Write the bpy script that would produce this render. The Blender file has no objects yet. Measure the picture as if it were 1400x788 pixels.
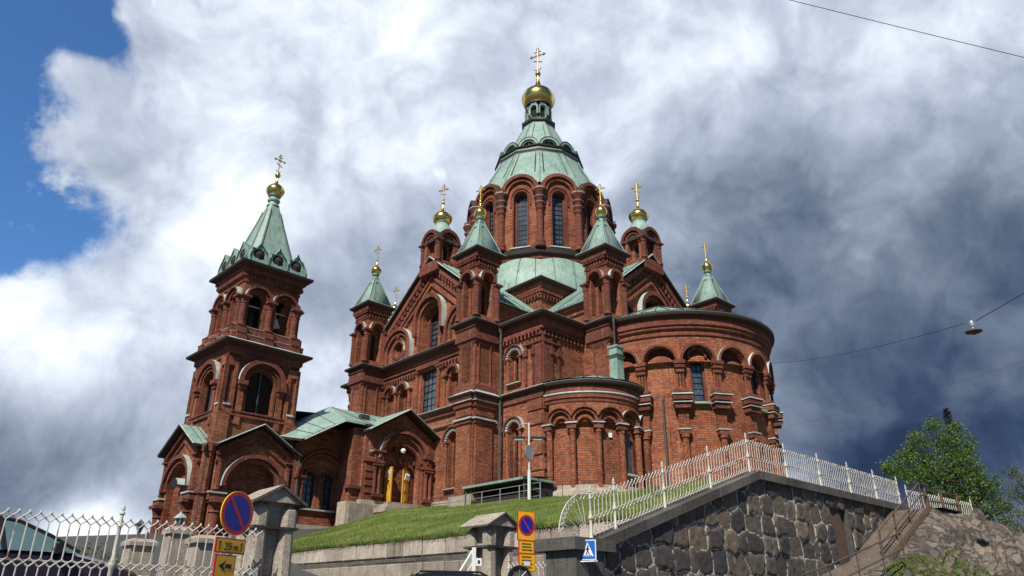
import bpy, math, random
from mathutils import Vector, Matrix, noise
PI = math.pi
R = math.radians
random.seed(7)
col = bpy.context.scene.collection
sc = bpy.context.scene

# ------------------------------------------------------------------ camera, sky, sun, exposure
PITCH, ROLL, FPX = 23.81, -0.33, 1011.0
cam_d = bpy.data.cameras.new("camera")
cam = bpy.data.objects.new("camera", cam_d)
col.objects.link(cam)
cam_d.sensor_width = 36.0
cam_d.lens = FPX / 1400.0 * 36.0
cam_d.clip_start = 0.1
cam_d.clip_end = 4000.0
cam.matrix_world = Matrix.Rotation(R(90 + PITCH), 4, 'X') @ Matrix.Rotation(R(-ROLL), 4, 'Z')
sc.camera = cam

SUN_EL = 47.0
SUN_TO = Vector((-0.344, -0.939, 0.0)).normalized() * math.cos(R(SUN_EL)) + Vector((0, 0, math.sin(R(SUN_EL))))
sun_d = bpy.data.lights.new("sun", 'SUN')
sun_d.energy = 5.0
sun_d.angle = R(0.5)
sun_d.color = (1.0, 0.95, 0.86)
sun = bpy.data.objects.new("sun", sun_d)
sun.rotation_euler = SUN_TO.to_track_quat('Z', 'Y').to_euler()
sun.location = (-30, -40, 60)
col.objects.link(sun)

w = bpy.data.worlds.new("World")
sc.world = w
w.use_nodes = True
NT = w.node_tree
NT.nodes.clear()


class G:
    """tiny helper for wiring nodes"""
    def __init__(s, nt):
        s.nt = nt
    def n(s, t, **k):
        nd = s.nt.nodes.new(t)
        for a, b in k.items():
            setattr(nd, a, b)
        return nd
    def put(s, sock, v):
        if v is None:
            return
        if isinstance(v, bpy.types.NodeSocket):
            s.nt.links.new(v, sock)
        else:
            sock.default_value = v
    def m(s, op, a, b=None, c=None, clamp=False):
        nd = s.n('ShaderNodeMath', operation=op)
        nd.use_clamp = clamp
        s.put(nd.inputs[0], a); s.put(nd.inputs[1], b)
        if c is not None: s.put(nd.inputs[2], c)
        return nd.outputs[0]
    def v(s, op, a, b=None, out=0):
        nd = s.n('ShaderNodeVectorMath', operation=op)
        s.put(nd.inputs[0], a); s.put(nd.inputs[1], b)
        return nd.outputs['Value'] if op in ('DOT_PRODUCT', 'LENGTH') else nd.outputs[0]
    def scale(s, a, f):
        nd = s.n('ShaderNodeVectorMath', operation='SCALE')
        s.put(nd.inputs[0], a); s.put(nd.inputs[3], f)
        return nd.outputs[0]
    def mix(s, f, a, b, blend='MIX'):
        nd = s.n('ShaderNodeMix', data_type='RGBA', blend_type=blend)
        s.put(nd.inputs[0], f); s.put(nd.inputs[6], a); s.put(nd.inputs[7], b)
        return nd.outputs[2]
    def ss(s, x, a, b, lo=0.0, hi=1.0):
        nd = s.n('ShaderNodeMapRange', interpolation_type='SMOOTHSTEP')
        s.put(nd.inputs[0], x); s.put(nd.inputs[1], a); s.put(nd.inputs[2], b)
        s.put(nd.inputs[3], lo); s.put(nd.inputs[4], hi)
        return nd.outputs[0]
    def noise(s, vec, scale, detail=6, rough=0.55, dist=0.0, color=False):
        nd = s.n('ShaderNodeTexNoise')
        s.put(nd.inputs['Vector'], vec)
        nd.inputs['Scale'].default_value = scale
        nd.inputs['Detail'].default_value = detail
        nd.inputs['Roughness'].default_value = rough
        nd.inputs['Distortion'].default_value = dist
        return nd.outputs[1] if color else nd.outputs[0]
    def ramp(s, f, stops, interp='LINEAR'):
        nd = s.n('ShaderNodeValToRGB')
        nd.color_ramp.interpolation = interp
        el = nd.color_ramp.elements
        while len(el) < len(stops): el.new(0.5)
        for e, (p, c) in zip(el, stops):
            e.position = p
            e.color = c if len(c) == 4 else (*c, 1)
        s.put(nd.inputs[0], f)
        return nd.outputs[0]


def view_dir(x, y):
    """direction in the world of a point of the sky (used only to say where the cloud banks lie)"""
    u, v = (x - 700) / FPX, (394 - y) / FPX
    c, s_ = math.cos(R(PITCH)), math.sin(R(PITCH))
    return Vector((u, c - v * s_, s_ + v * c)).normalized()


TONE = [(1210, 680, 150, -0.412), (1380, 660, 150, -0.423), (-100, 600, 150, -0.369), (1500, 500, 150, -0.397), (0, 640, 150, -0.417), (100, 735, 150, 0.581), (465, 395, 150, -0.414), (1150, 600, 150, -0.228), (150, 650, 150, -0.468), (0, 500, 150, 0.328), (900, 480, 150, -0.275), (1090, 520, 150, -0.202), (220, 580, 150, -0.182), (1500, 300, 150, -0.163), (60, 680, 150, -0.295), (60, 560, 150, 0.25), (1100, 420, 150, -0.126), (940, 110, 150, 0.168), (1000, 380, 150, -0.117), (110, 430, 150, -0.181), (1390, 390, 150, -0.106), (1380, 520, 150, -0.106), (1390, 240, 150, -0.202), (1200, 400, 150, -0.176), (1300, 600, 150, 0.002), (470, 350, 150, -0.018), (1100, 300, 150, -0.036), (970, 300, 150, -0.201), (330, 320, 150, 0.209), (450, 300, 150, 0.153), (440, 500, 150, 0.169), (1000, 220, 150, -0.114), (1230, 60, 150, 0.125), (450, 220, 150, 0.077), (400, 50, 150, 0.219), (150, 520, 150, 0.154), (1150, 220, 150, -0.173), (410, 130, 150, -0.23), (1300, 330, 150, -0.092), (560, 60, 150, 0.119)]
COVER = [(-150, 50, 260, -0.689), (-150, 200, 260, -0.532), (0, -80, 260, -0.556), (-80, 300, 260, -0.35), (250, -80, 260, -0.354), (30, 325, 260, -0.448), (120, -60, 260, -0.325), (10, 250, 260, -0.266), (20, 100, 260, -0.363), (0, 0, 260, -0.023), (-20, 180, 260, -0.056), (150, 255, 260, -0.199), (60, 50, 260, -0.123), (70, 380, 260, 0.3), (150, 30, 260, -0.081), (175, 100, 260, -0.3), (280, 120, 260, 0.169), (200, 20, 260, 0.006)]


def build_sky():
    g = G(NT)
    sky = g.n('ShaderNodeTexSky', sky_type='NISHITA')
    sky.sun_disc = False
    sky.sun_elevation = R(SUN_EL)
    sky.sun_rotation = math.atan2(SUN_TO.x, SUN_TO.y)
    sky.air_density = 1.0
    sky.dust_density = 0.3
    sky.ozone_density = 2.5
    tc = g.n('ShaderNodeTexCoord')
    d = tc.outputs['Generated']
    sep = g.n('ShaderNodeSeparateXYZ'); g.put(sep.inputs[0], d)
    zz = g.m('ADD', g.m('MAXIMUM', sep.outputs[2], 0.0), 0.42)
    pl = g.n('ShaderNodeCombineXYZ')
    g.put(pl.inputs[0], g.m('DIVIDE', sep.outputs[0], zz))
    g.put(pl.inputs[1], g.m('DIVIDE', sep.outputs[1], zz))
    g.put(pl.inputs[2], g.m('MULTIPLY', sep.outputs[2], 0.6))
    p = pl.outputs[0]
    q = g.scale(d, 3.0)
    warp = g.scale(g.v('SUBTRACT', g.noise(q, 1.6, 4, 0.5, color=True), (0.5, 0.5, 0.5)), 0.5)
    pw = g.v('ADD', q, warp)
    def puff(vec):
        """heaped cloud: fractal cells with soft noise"""
        vo = g.n('ShaderNodeTexVoronoi', feature='SMOOTH_F1')
        g.put(vo.inputs['Vector'], vec); vo.inputs['Scale'].default_value = 2.1
        vo.inputs['Detail'].default_value = 2.0; vo.inputs['Roughness'].default_value = 0.55; vo.inputs['Smoothness'].default_value = 0.7
        return g.m('SUBTRACT', 0.82, g.m('MULTIPLY', vo.outputs['Distance'], 0.9))
    n_cell = puff(pw)
    cloud_shading = g.m('SUBTRACT', g.noise(pw, 2.6, 5, 0.55), g.noise(g.v('ADD', pw, (-0.10, -0.02, 0.15)), 2.6, 5, 0.55))  # sunlit and shaded cloud sides, painted into the tone
    n_big = g.noise(pw, 1.5, 10, 0.60)
    n_mid = g.m('ADD', g.m('MULTIPLY', n_cell, 0.55), g.m('MULTIPLY', g.noise(g.v('ADD', pw, (3.7, 1.3, 0.0)), 3.6, 10, 0.62), 0.45))
    n_fine = g.noise(g.v('ADD', q, (7.1, 4.3, 0.0)), 9.0, 8, 0.65)

    def lobe(x, y, k):
        dot = g.v('DOT_PRODUCT', d, tuple(view_dir(x, y)))
        return g.m('EXPONENT', g.m('MULTIPLY', g.m('SUBTRACT', dot, 1.0), k))
    def total(items):
        out = None
        for x, y, k, wgt in items:
            t = g.m('MULTIPLY', lobe(x, y, k), wgt)
            out = t if out is None else g.m('ADD', out, t)
        return out
    # cloud banks and the blue gap lie in fixed directions of the sky; the noise gives them their edges
    nb = g.m('ADD', g.m('MULTIPLY', g.m('SUBTRACT', n_big, 0.5), 1.7), g.m('ADD', g.m('MULTIPLY', g.m('SUBTRACT', n_mid, 0.5), 1.3), g.m('MULTIPLY', g.m('SUBTRACT', n_fine, 0.5), 0.7)))
    cov = g.m('ADD', 1.14, g.m('MULTIPLY', total(COVER), 1.0))
    wisps = total([(70, 85, 1500, .55), (110, 105, 1800, .6), (150, 125, 1500, .5), (205, 60, 1200, .5), (130, 195, 1300, .5), (60, 205, 1600, .45), (180, 235, 1000, .5), (20, 300, 2500, .45), (185, 20, 2000, .4)])
    cov = g.m('ADD', cov, g.m('MULTIPLY', wisps, 0.62))
    # unseen sky overhead and behind the photographer, cleared and dimmed to lower fill light
    open_ = g.m('MAXIMUM', g.ss(sep.outputs[2], 0.74, 0.92), g.ss(sep.outputs[1], 0.25, -0.05))
    cov = g.m('SUBTRACT', cov, g.m('MULTIPLY', open_, 0.95))
    gap = g.m('SUBTRACT', 1.14, cov, clamp=True)
    nb = g.m('MULTIPLY', g.m('ADD', nb, 0.04), g.m('ADD', 0.40, g.m('MULTIPLY', gap, 2.0)))
    cover = g.ss(g.m('ADD', cov, nb), 0.18, 0.72)
    tone = g.m('ADD', 0.92, total(TONE + [(110, 480, 70, .12), (110, 545, 400, .16), (120, 740, 900, .55), (240, 560, 600, .12)]))
    tone = g.m('ADD', tone, g.m('MULTIPLY', g.m('SUBTRACT', n_big, 0.5), g.ss(tone, 0.2, 0.9, 0.20, 0.34)))
    tone = g.m('ADD', tone, g.m('MULTIPLY', g.m('SUBTRACT', n_mid, 0.5), g.ss(tone, 0.2, 0.9, 0.16, 0.28)))
    tone = g.m('ADD', tone, g.m('MULTIPLY', cloud_shading, 0.70))
    tone = g.m('ADD', tone, g.m('MULTIPLY', g.m('SUBTRACT', n_fine, 0.5), 0.12))
    crisp = g.m('MULTIPLY', g.ss(n_mid, 0.50, 0.575, -0.5, 0.5), g.ss(tone, 0.5, 0.9, 0.03, 0.15))
    tone = g.m('ADD', tone, crisp)
    def sr(*c): return tuple(((v / 255 + .055) / 1.055) ** 2.4 for v in c)
    cl = g.ramp(g.m('MULTIPLY', tone, 1.0, clamp=True),
                [(0.0, sr(42, 56, 86)), (0.15, sr(60, 76, 106)), (0.30, sr(90, 104, 126)), (0.45, sr(118, 131, 151)), (0.60, sr(152, 163, 182)),
                 (0.75, sr(190, 199, 217)), (0.88, sr(218, 228, 241)), (1.0, sr(243, 247, 251))])
    # strip of bright sky right over the horizon on the left
    low = g.m('MULTIPLY', g.ss(sep.outputs[2], 0.085, 0.135, 1.0, 0.0), g.ss(sep.outputs[0], -0.1, -0.4, 0.0, 1.0))
    cl = g.mix(g.m('MULTIPLY', low, g.ss(n_mid, 0.3, 0.6)), cl, (0.72, 0.79, 0.88, 1))
    b1 = g.n('ShaderNodeBackground'); b1.inputs[1].default_value = 0.13
    skc = g.mix(1.0, sky.outputs[0], (0.50, 0.80, 1.08, 1), 'MULTIPLY')
    skc = g.mix(g.m('MULTIPLY', open_, 0.62), skc, (0.0, 0.0, 0.0, 1))  # open part darkened to cut the fill light on the walls
    g.put(b1.inputs[0], skc)
    b2 = g.n('ShaderNodeBackground'); b2.inputs[1].default_value = 1.0
    g.put(b2.inputs[0], cl)
    mx = g.n('ShaderNodeMixShader')
    g.put(mx.inputs[0], cover); g.put(mx.inputs[1], b1.outputs[0]); g.put(mx.inputs[2], b2.outputs[0])
    out = g.n('ShaderNodeOutputWorld')
    g.put(out.inputs[0], mx.outputs[0])


build_sky()
sc.view_settings.view_transform = 'Standard'
sc.view_settings.look = 'None'
sc.view_settings.exposure = 0.16
sc.view_settings.gamma = 1.0
sc.view_settings.use_curve_mapping = False

# ------------------------------------------------------------------ materials
MATS = {}


def mat(name, fn):
    m = bpy.data.materials.new(name)
    m.use_nodes = True
    nt = m.node_tree
    bs = nt.nodes['Principled BSDF']
    g = G(nt)
    fn(g, bs)
    MATS[name] = m
    return m


def tinted(g, c, amt=0.5):
    a = g.n('ShaderNodeAttribute', attribute_name='tint')
    f = g.m('ADD', 1.0 - amt / 2, g.m('MULTIPLY', a.outputs['Fac'], amt))
    return g.mix(1.0, c, g.scale((1, 1, 1), f), 'MULTIPLY')


def bump(g, bs, h, strength=0.4, dist=0.03):
    b = g.n('ShaderNodeBump'); b.inputs['Strength'].default_value = strength; b.inputs['Distance'].default_value = dist
    g.put(b.inputs['Height'], h); g.put(bs.inputs['Normal'], b.outputs[0])


def m_brick(c1, c2, c3, mortar):
    def fn(g, bs):
        tc = g.n('ShaderNodeTexCoord')
        uv = tc.outputs['UV']; ob = tc.outputs['Object']
        br = g.n('ShaderNodeTexBrick')
        g.put(br.inputs['Vector'], uv)
        br.inputs['Color1'].default_value = (*c1, 1); br.inputs['Color2'].default_value = (*c2, 1)
        br.inputs['Mortar'].default_value = (*mortar, 1)
        br.inputs['Scale'].default_value = 1.0
        br.inputs['Mortar Size'].default_value = 0.020
        br.inputs['Mortar Smooth'].default_value = 0.3
        br.inputs['Bias'].default_value = -0.1
        br.inputs['Brick Width'].default_value = 0.42
        br.inputs['Row Height'].default_value = 0.155
        n1 = g.noise(ob, 0.55, 6, 0.6)
        n2 = g.noise(ob, 6.0, 4, 0.7)
        n4 = g.noise(ob, 0.22, 5, 0.65)
        c = g.mix(g.ss(n1, 0.42, 0.70, 0, 0.42), br.outputs[0], (*c3, 1))
        c = g.mix(1.0, c, g.ramp(n4, [(0.35, (0.74, 0.70, 0.70)), (0.65, (1.14, 1.16, 1.16))]), 'MULTIPLY')
        c = g.mix(1.0, c, g.ramp(n2, [(0.3, (0.72, 0.72, 0.72)), (0.7, (1.26, 1.25, 1.24))]), 'MULTIPLY')
        # streaks of soot and lime washing down the wall
        st = g.n('ShaderNodeMapping'); g.put(st.inputs[0], ob); st.inputs['Scale'].default_value = (1.6, 1.6, 0.12)
        n3 = g.noise(st.outputs[0], 1.8, 5, 0.65)
        c = g.mix(g.ss(n3, 0.53, 0.70, 0, 0.55), c, (0.06, 0.032, 0.025, 1))
        c = g.mix(g.ss(n3, 0.43, 0.28, 0, 0.30), c, (0.42, 0.27, 0.21, 1))
        g.put(bs.inputs['Base Color'], tinted(g, c, 0.55))
        bs.inputs['Roughness'].default_value = 0.92
        bs.inputs['Specular IOR Level'].default_value = 0.25
        bump(g, bs, g.m('ADD', br.outputs['Fac'], g.m('MULTIPLY', n2, -1.2)), 0.5, 0.02)
    return fn


mat('brick', m_brick((0.345, 0.112, 0.056), (0.150, 0.043, 0.024), (0.38, 0.155, 0.082), (0.090, 0.048, 0.034)))
mat('brick_trim', m_brick((0.245, 0.076, 0.048), (0.140, 0.040, 0.028), (0.22, 0.070, 0.046), (0.09, 0.045, 0.036)))


def m_copper(base, streak, pale):
    def fn(g, bs):
        tc = g.n('ShaderNodeTexCoord'); ob = tc.outputs['Object']
        n1 = g.noise(ob, 0.8, 6, 0.65)
        mp = g.n('ShaderNodeMapping'); g.put(mp.inputs[0], ob); mp.inputs['Scale'].default_value = (1.5, 1.5, 0.2)
        n2 = g.noise(mp.outputs[0], 2.6, 6, 0.7)
        n3 = g.noise(ob, 11.0, 4, 0.7)
        c = g.mix(g.ss(n1, 0.35, 0.7), (*base, 1), (*pale, 1))
        c = g.mix(g.ss(n2, 0.50, 0.72, 0, 0.85), c, (*streak, 1))
        c = g.mix(1.0, c, g.ramp(n3, [(0.3, (0.72, 0.74, 0.76)), (0.7, (1.2, 1.18, 1.16))]), 'MULTIPLY')
        g.put(bs.inputs['Base Color'], tinted(g, c, 0.35))
        bs.inputs['Roughness'].default_value = 0.55
        bs.inputs['Metallic'].default_value = 0.0
        bump(g, bs, g.m('ADD', n1, n3), 0.12, 0.05)
    return fn


mat('copper', m_copper((0.205, 0.320, 0.268), (0.065, 0.105, 0.088), (0.305, 0.415, 0.355)))
mat('copper_dark', m_copper((0.030, 0.032, 0.028), (0.016, 0.014, 0.013), (0.050, 0.062, 0.053)))
mat('copper_rust', m_copper((0.20, 0.31, 0.25), (0.22, 0.15, 0.08), (0.27, 0.40, 0.33)))
mat('ledge', m_copper((0.38, 0.43, 0.40), (0.14, 0.17, 0.155), (0.50, 0.56, 0.53)))


def m_plain(c, rough=0.6, metal=0.0, var=0.15, scale=8.0, spec=0.4, bmp=0.0):
    def fn(g, bs):
        tc = g.n('ShaderNodeTexCoord')
        n1 = g.noise(tc.outputs['Object'], scale, 5, 0.65)
        f = g.ramp(n1, [(0.25, (1 - var,) * 3), (0.75, (1 + var,) * 3)])
        g.put(bs.inputs['Base Color'], g.mix(1.0, (*c, 1), f, 'MULTIPLY'))
        bs.inputs['Roughness'].default_value = rough
        bs.inputs['Metallic'].default_value = metal
        bs.inputs['Specular IOR Level'].default_value = spec
        if bmp: bump(g, bs, n1, bmp, 0.02)
    return fn


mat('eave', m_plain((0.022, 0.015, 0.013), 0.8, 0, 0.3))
mat('soffit', m_plain((0.060, 0.022, 0.016), 0.9, 0, 0.3))  # dark brown puts the shade under the eaves into the colour
mat('gold', m_plain((0.80, 0.56, 0.17), 0.24, 1.0, 0.12, 3.0))
mat('gold_thin', m_plain((0.50, 0.34, 0.10), 0.45, 0.7, 0.3, 3.0))
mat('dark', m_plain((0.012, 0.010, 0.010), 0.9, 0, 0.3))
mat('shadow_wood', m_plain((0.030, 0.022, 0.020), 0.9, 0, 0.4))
mat('bronze', m_plain((0.55, 0.56, 0.50), 0.45, 0.1, 0.2))
mat('door_paint', m_plain((0.62, 0.32, 0.035), 0.55, 0, 0.18, 4.0))
mat('pipe', m_plain((0.085, 0.080, 0.075), 0.6, 0.2, 0.4))
mat('steel', m_plain((0.42, 0.43, 0.44), 0.42, 0.6, 0.15))
mat('pole_white', m_plain((0.66, 0.66, 0.63), 0.5, 0.0, 0.12))
mat('black', m_plain((0.012, 0.012, 0.014), 0.45, 0, 0.2))
mat('car_paint', m_plain((0.030, 0.022, 0.040), 0.18, 0.3, 0.1, 2, 0.6))
mat('tyre', m_plain((0.02, 0.02, 0.02), 0.85, 0, 0.2))
mat('sign_red', m_plain((0.55, 0.012, 0.02), 0.42, 0, 0.05))
mat('sign_blue', m_plain((0.008, 0.018, 0.26), 0.42, 0, 0.05))
mat('cross_blue', m_plain((0.01, 0.13, 0.50), 0.42, 0, 0.05))
mat('sign_yellow', m_plain((0.83, 0.43, 0.012), 0.42, 0, 0.07))
mat('sign_white', m_plain((0.75, 0.76, 0.76), 0.42, 0, 0.05))
mat('timber', m_plain((0.10, 0.065, 0.045), 0.85, 0, 0.3, 5))
mat('wire', m_plain((0.02, 0.02, 0.025), 0.6))
mat('bark', m_plain((0.055, 0.042, 0.032), 0.95, 0, 0.4, 12))
mat('stone_trim', m_plain((0.42, 0.42, 0.40), 0.8, 0, 0.2))


def m_iron(g, bs):
    tc = g.n('ShaderNodeTexCoord')
    n1 = g.noise(tc.outputs['Object'], 5.0, 6, 0.7)
    c = g.mix(g.ss(n1, 0.50, 0.66), (0.56, 0.53, 0.47, 1), (0.17, 0.095, 0.055, 1))
    g.put(bs.inputs['Base Color'], c)
    bs.inputs['Roughness'].default_value = 0.65
mat('iron_white', m_iron)


def m_glass(g, bs):
    tc = g.n('ShaderNodeTexCoord')
    n1 = g.noise(tc.outputs['Object'], 1.1, 3, 0.6)
    br = g.n('ShaderNodeTexBrick'); g.put(br.inputs['Vector'], tc.outputs['UV'])
    br.inputs['Color1'].default_value = (0.085, 0.115, 0.15, 1); br.inputs['Color2'].default_value = (0.030, 0.042, 0.06, 1)  # bluish pane colours stand in for the reflected sky
    br.inputs['Mortar'].default_value = (0.02, 0.02, 0.02, 1)
    br.inputs['Scale'].default_value = 1.0; br.inputs['Brick Width'].default_value = 0.45; br.inputs['Row Height'].default_value = 0.62
    br.inputs['Mortar Size'].default_value = 0.01
    br.offset = 0.0
    g.put(bs.inputs['Base Color'], br.outputs[0])
    bs.inputs['Roughness'].default_value = 0.13
    bs.inputs['Specular IOR Level'].default_value = 0.9
    b = g.n('ShaderNodeBump'); b.inputs['Strength'].default_value = 0.08; b.inputs['Distance'].default_value = 0.05
    g.put(b.inputs['Height'], n1); g.put(bs.inputs['Normal'], b.outputs[0])
mat('glass', m_glass)
mat('car_glass', m_plain((0.10, 0.17, 0.18), 0.06, 0.0, 0.1, 2, 0.9))  # teal base colour stands in for the reflection in the windscreen


def m_granite(c, dark, sc_=1.4, rough=0.85):
    def fn(g, bs):
        tc = g.n('ShaderNodeTexCoord'); ob = tc.outputs['Object']
        n1 = g.noise(ob, 1.3 * sc_, 6, 0.65)
        n2 = g.noise(ob, 22.0, 4, 0.75)
        mp = g.n('ShaderNodeMapping'); g.put(mp.inputs[0], ob); mp.inputs['Scale'].default_value = (3.0, 3.0, 0.35)
        n3 = g.noise(mp.outputs[0], 2.2, 6, 0.7)
        c0 = g.mix(g.ss(n1, 0.35, 0.7, 0, 0.8), (*c, 1), tuple(x * 0.62 for x in c) + (1,))
        c0 = g.mix(g.ss(n3, 0.50, 0.72, 0, 0.75), c0, (*dark, 1))
        c0 = g.mix(1.0, c0, g.ramp(n2, [(0.3, (0.62,) * 3), (0.7, (1.35,) * 3)]), 'MULTIPLY')
        g.put(bs.inputs['Base Color'], tinted(g, c0, 0.7))
        bs.inputs['Roughness'].default_value = rough
        bs.inputs['Specular IOR Level'].default_value = 0.25
        bump(g, bs, g.m('ADD', n2, g.m('MULTIPLY', n1, 2)), 0.55, 0.03)
    return fn


mat('granite', m_granite((0.41, 0.345, 0.28), (0.10, 0.083, 0.068)))
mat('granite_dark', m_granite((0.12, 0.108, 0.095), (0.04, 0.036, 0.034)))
def m_rock(g, bs):
    tc = g.n('ShaderNodeTexCoord'); ob = tc.outputs['Object']
    mp = g.n('ShaderNodeMapping'); g.put(mp.inputs[0], ob); mp.inputs['Rotation'].default_value = (0.5, 0.3, 0.7); mp.inputs['Scale'].default_value = (0.7, 1.8, 1.0)
    wv = g.v('ADD', mp.outputs[0], g.scale(g.noise(ob, 1.1, 7, 0.65, color=True), 2.2))
    vo = g.n('ShaderNodeTexVoronoi', feature='DISTANCE_TO_EDGE'); g.put(vo.inputs['Vector'], wv); vo.inputs['Scale'].default_value = 1.25
    vc = g.n('ShaderNodeTexVoronoi'); g.put(vc.inputs['Vector'], wv); vc.inputs['Scale'].default_value = 1.25
    n1 = g.noise(ob, 0.8, 6, 0.65); n2 = g.noise(ob, 14.0, 5, 0.75)
    c = g.ramp(n1, [(0.30, (0.085, 0.072, 0.064)), (0.45, (0.175, 0.150, 0.130)), (0.56, (0.245, 0.205, 0.172)), (0.66, (0.265, 0.195, 0.150)), (0.78, (0.14, 0.122, 0.108))])
    sp_ = g.n('ShaderNodeSeparateColor'); g.put(sp_.inputs[0], vc.outputs['Color'])
    c = g.mix(1.0, c, g.ramp(sp_.outputs[0], [(0, (0.72, 0.70, 0.69)), (1, (1.18, 1.10, 1.02))]), 'MULTIPLY')
    c = g.mix(1.0, c, g.ramp(n2, [(0.3, (0.6,) * 3), (0.7, (1.4,) * 3)]), 'MULTIPLY')
    c = g.mix(g.ss(vo.outputs[0], 0.03, 0.0, 0, 0.6), c, (0.03, 0.024, 0.02, 1))
    g.put(bs.inputs['Base Color'], c); bs.inputs['Roughness'].default_value = 0.9
    bump(g, bs, g.m('ADD', n2, g.m('MULTIPLY', g.ss(vo.outputs[0], 0.0, 0.10), 2.0)), 0.9, 0.08)
mat('rock', m_rock)
mat('earth', m_granite((0.20, 0.155, 0.125), (0.10, 0.08, 0.065), 1.0))


def m_rubble(g, bs):
    tc = g.n('ShaderNodeTexCoord'); ob = tc.outputs['Object']
    a = g.n('ShaderNodeAttribute', attribute_name='tint')
    mo = g.n('ShaderNodeAttribute', attribute_name='mortar')
    n1 = g.noise(ob, 2.6, 6, 0.65); n2 = g.noise(ob, 18.0, 5, 0.75)
    c = g.ramp(a.outputs['Fac'], [(0.0, (0.040, 0.036, 0.036)), (0.35, (0.072, 0.060, 0.055)), (0.6, (0.125, 0.096, 0.078)), (0.8, (0.090, 0.080, 0.062)), (1.0, (0.19, 0.135, 0.09))])
    c = g.mix(1.0, c, g.ramp(n1, [(0.3, (0.6,) * 3), (0.7, (1.4,) * 3)]), 'MULTIPLY')
    c = g.mix(1.0, c, g.ramp(n2, [(0.3, (0.6,) * 3), (0.7, (1.4,) * 3)]), 'MULTIPLY')
    f = g.ss(g.m('ADD', mo.outputs['Fac'], g.m('MULTIPLY', g.m('SUBTRACT', n2, 0.5), 0.9)), 0.45, 0.75)
    c = g.mix(g.m('MULTIPLY', f, 0.9), c, (0.42, 0.39, 0.34, 1))
    g.put(bs.inputs['Base Color'], c)
    bs.inputs['Roughness'].default_value = 0.88
    bump(g, bs, g.m('ADD', n2, n1), 0.8, 0.04)
mat('rubble', m_rubble)


def m_grass(g, bs):
    tc = g.n('ShaderNodeTexCoord'); ob = tc.outputs['Object']
    n1 = g.noise(ob, 0.6, 6, 0.6)
    mp = g.n('ShaderNodeMapping'); g.put(mp.inputs[0], ob); mp.inputs['Scale'].default_value = (3, 3, 14); mp.inputs['Rotation'].default_value = (0, 0, 0.6)
    n2 = g.noise(mp.outputs[0], 3.0, 6, 0.75)
    c = g.ramp(n1, [(0.3, (0.075, 0.115, 0.024)), (0.5, (0.120, 0.160, 0.036)), (0.62, (0.17, 0.185, 0.055)), (0.76, (0.20, 0.175, 0.085))])
    c = g.mix(1.0, c, g.ramp(n2, [(0.3, (0.6,) * 3), (0.7, (1.4,) * 3)]), 'MULTIPLY')
    g.put(bs.inputs['Base Color'], c)
    bs.inputs['Roughness'].default_value = 0.9
    bs.inputs['Specular IOR Level'].default_value = 0.15
    bump(g, bs, n2, 0.8, 0.06)
mat('grass', m_grass)


def m_leaf(c1, c2):
    def fn(g, bs):
        a = g.n('ShaderNodeAttribute', attribute_name='tint')
        g.put(bs.inputs['Base Color'], g.mix(a.outputs['Fac'], (*c1, 1), (*c2, 1)))
        bs.inputs['Roughness'].default_value = 0.55
        tr = g.n('ShaderNodeBsdfTranslucent')
        g.put(tr.inputs[0], (*[x * 1.2 for x in c2], 1))
        mx = g.n('ShaderNodeMixShader'); mx.inputs[0].default_value = 0.28
        out = g.nt.nodes['Material Output']
        g.put(mx.inputs[1], bs.outputs[0]); g.put(mx.inputs[2], tr.outputs[0]); g.put(out.inputs[0], mx.outputs[0])
    return fn


mat('leaf', m_leaf((0.030, 0.070, 0.012), (0.150, 0.240, 0.045)))
mat('leaf_birch', m_leaf((0.045, 0.070, 0.020), (0.120, 0.150, 0.050)))
mat('leaf_spruce', m_leaf((0.012, 0.028, 0.014), (0.03, 0.05, 0.022)))


def m_asphalt(g, bs):
    tc = g.n('ShaderNodeTexCoord')
    n1 = g.noise(tc.outputs['Object'], 0.4, 6, 0.6); n2 = g.noise(tc.outputs['Object'], 40, 3, 0.7)
    c = g.ramp(g.m('ADD', g.m('MULTIPLY', n1, .6), g.m('MULTIPLY', n2, .4)), [(0.3, (0.035, 0.035, 0.037)), (0.7, (0.075, 0.073, 0.07))])
    g.put(bs.inputs['Base Color'], c); bs.inputs['Roughness'].default_value = 0.9
mat('asphalt', m_asphalt)


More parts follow.
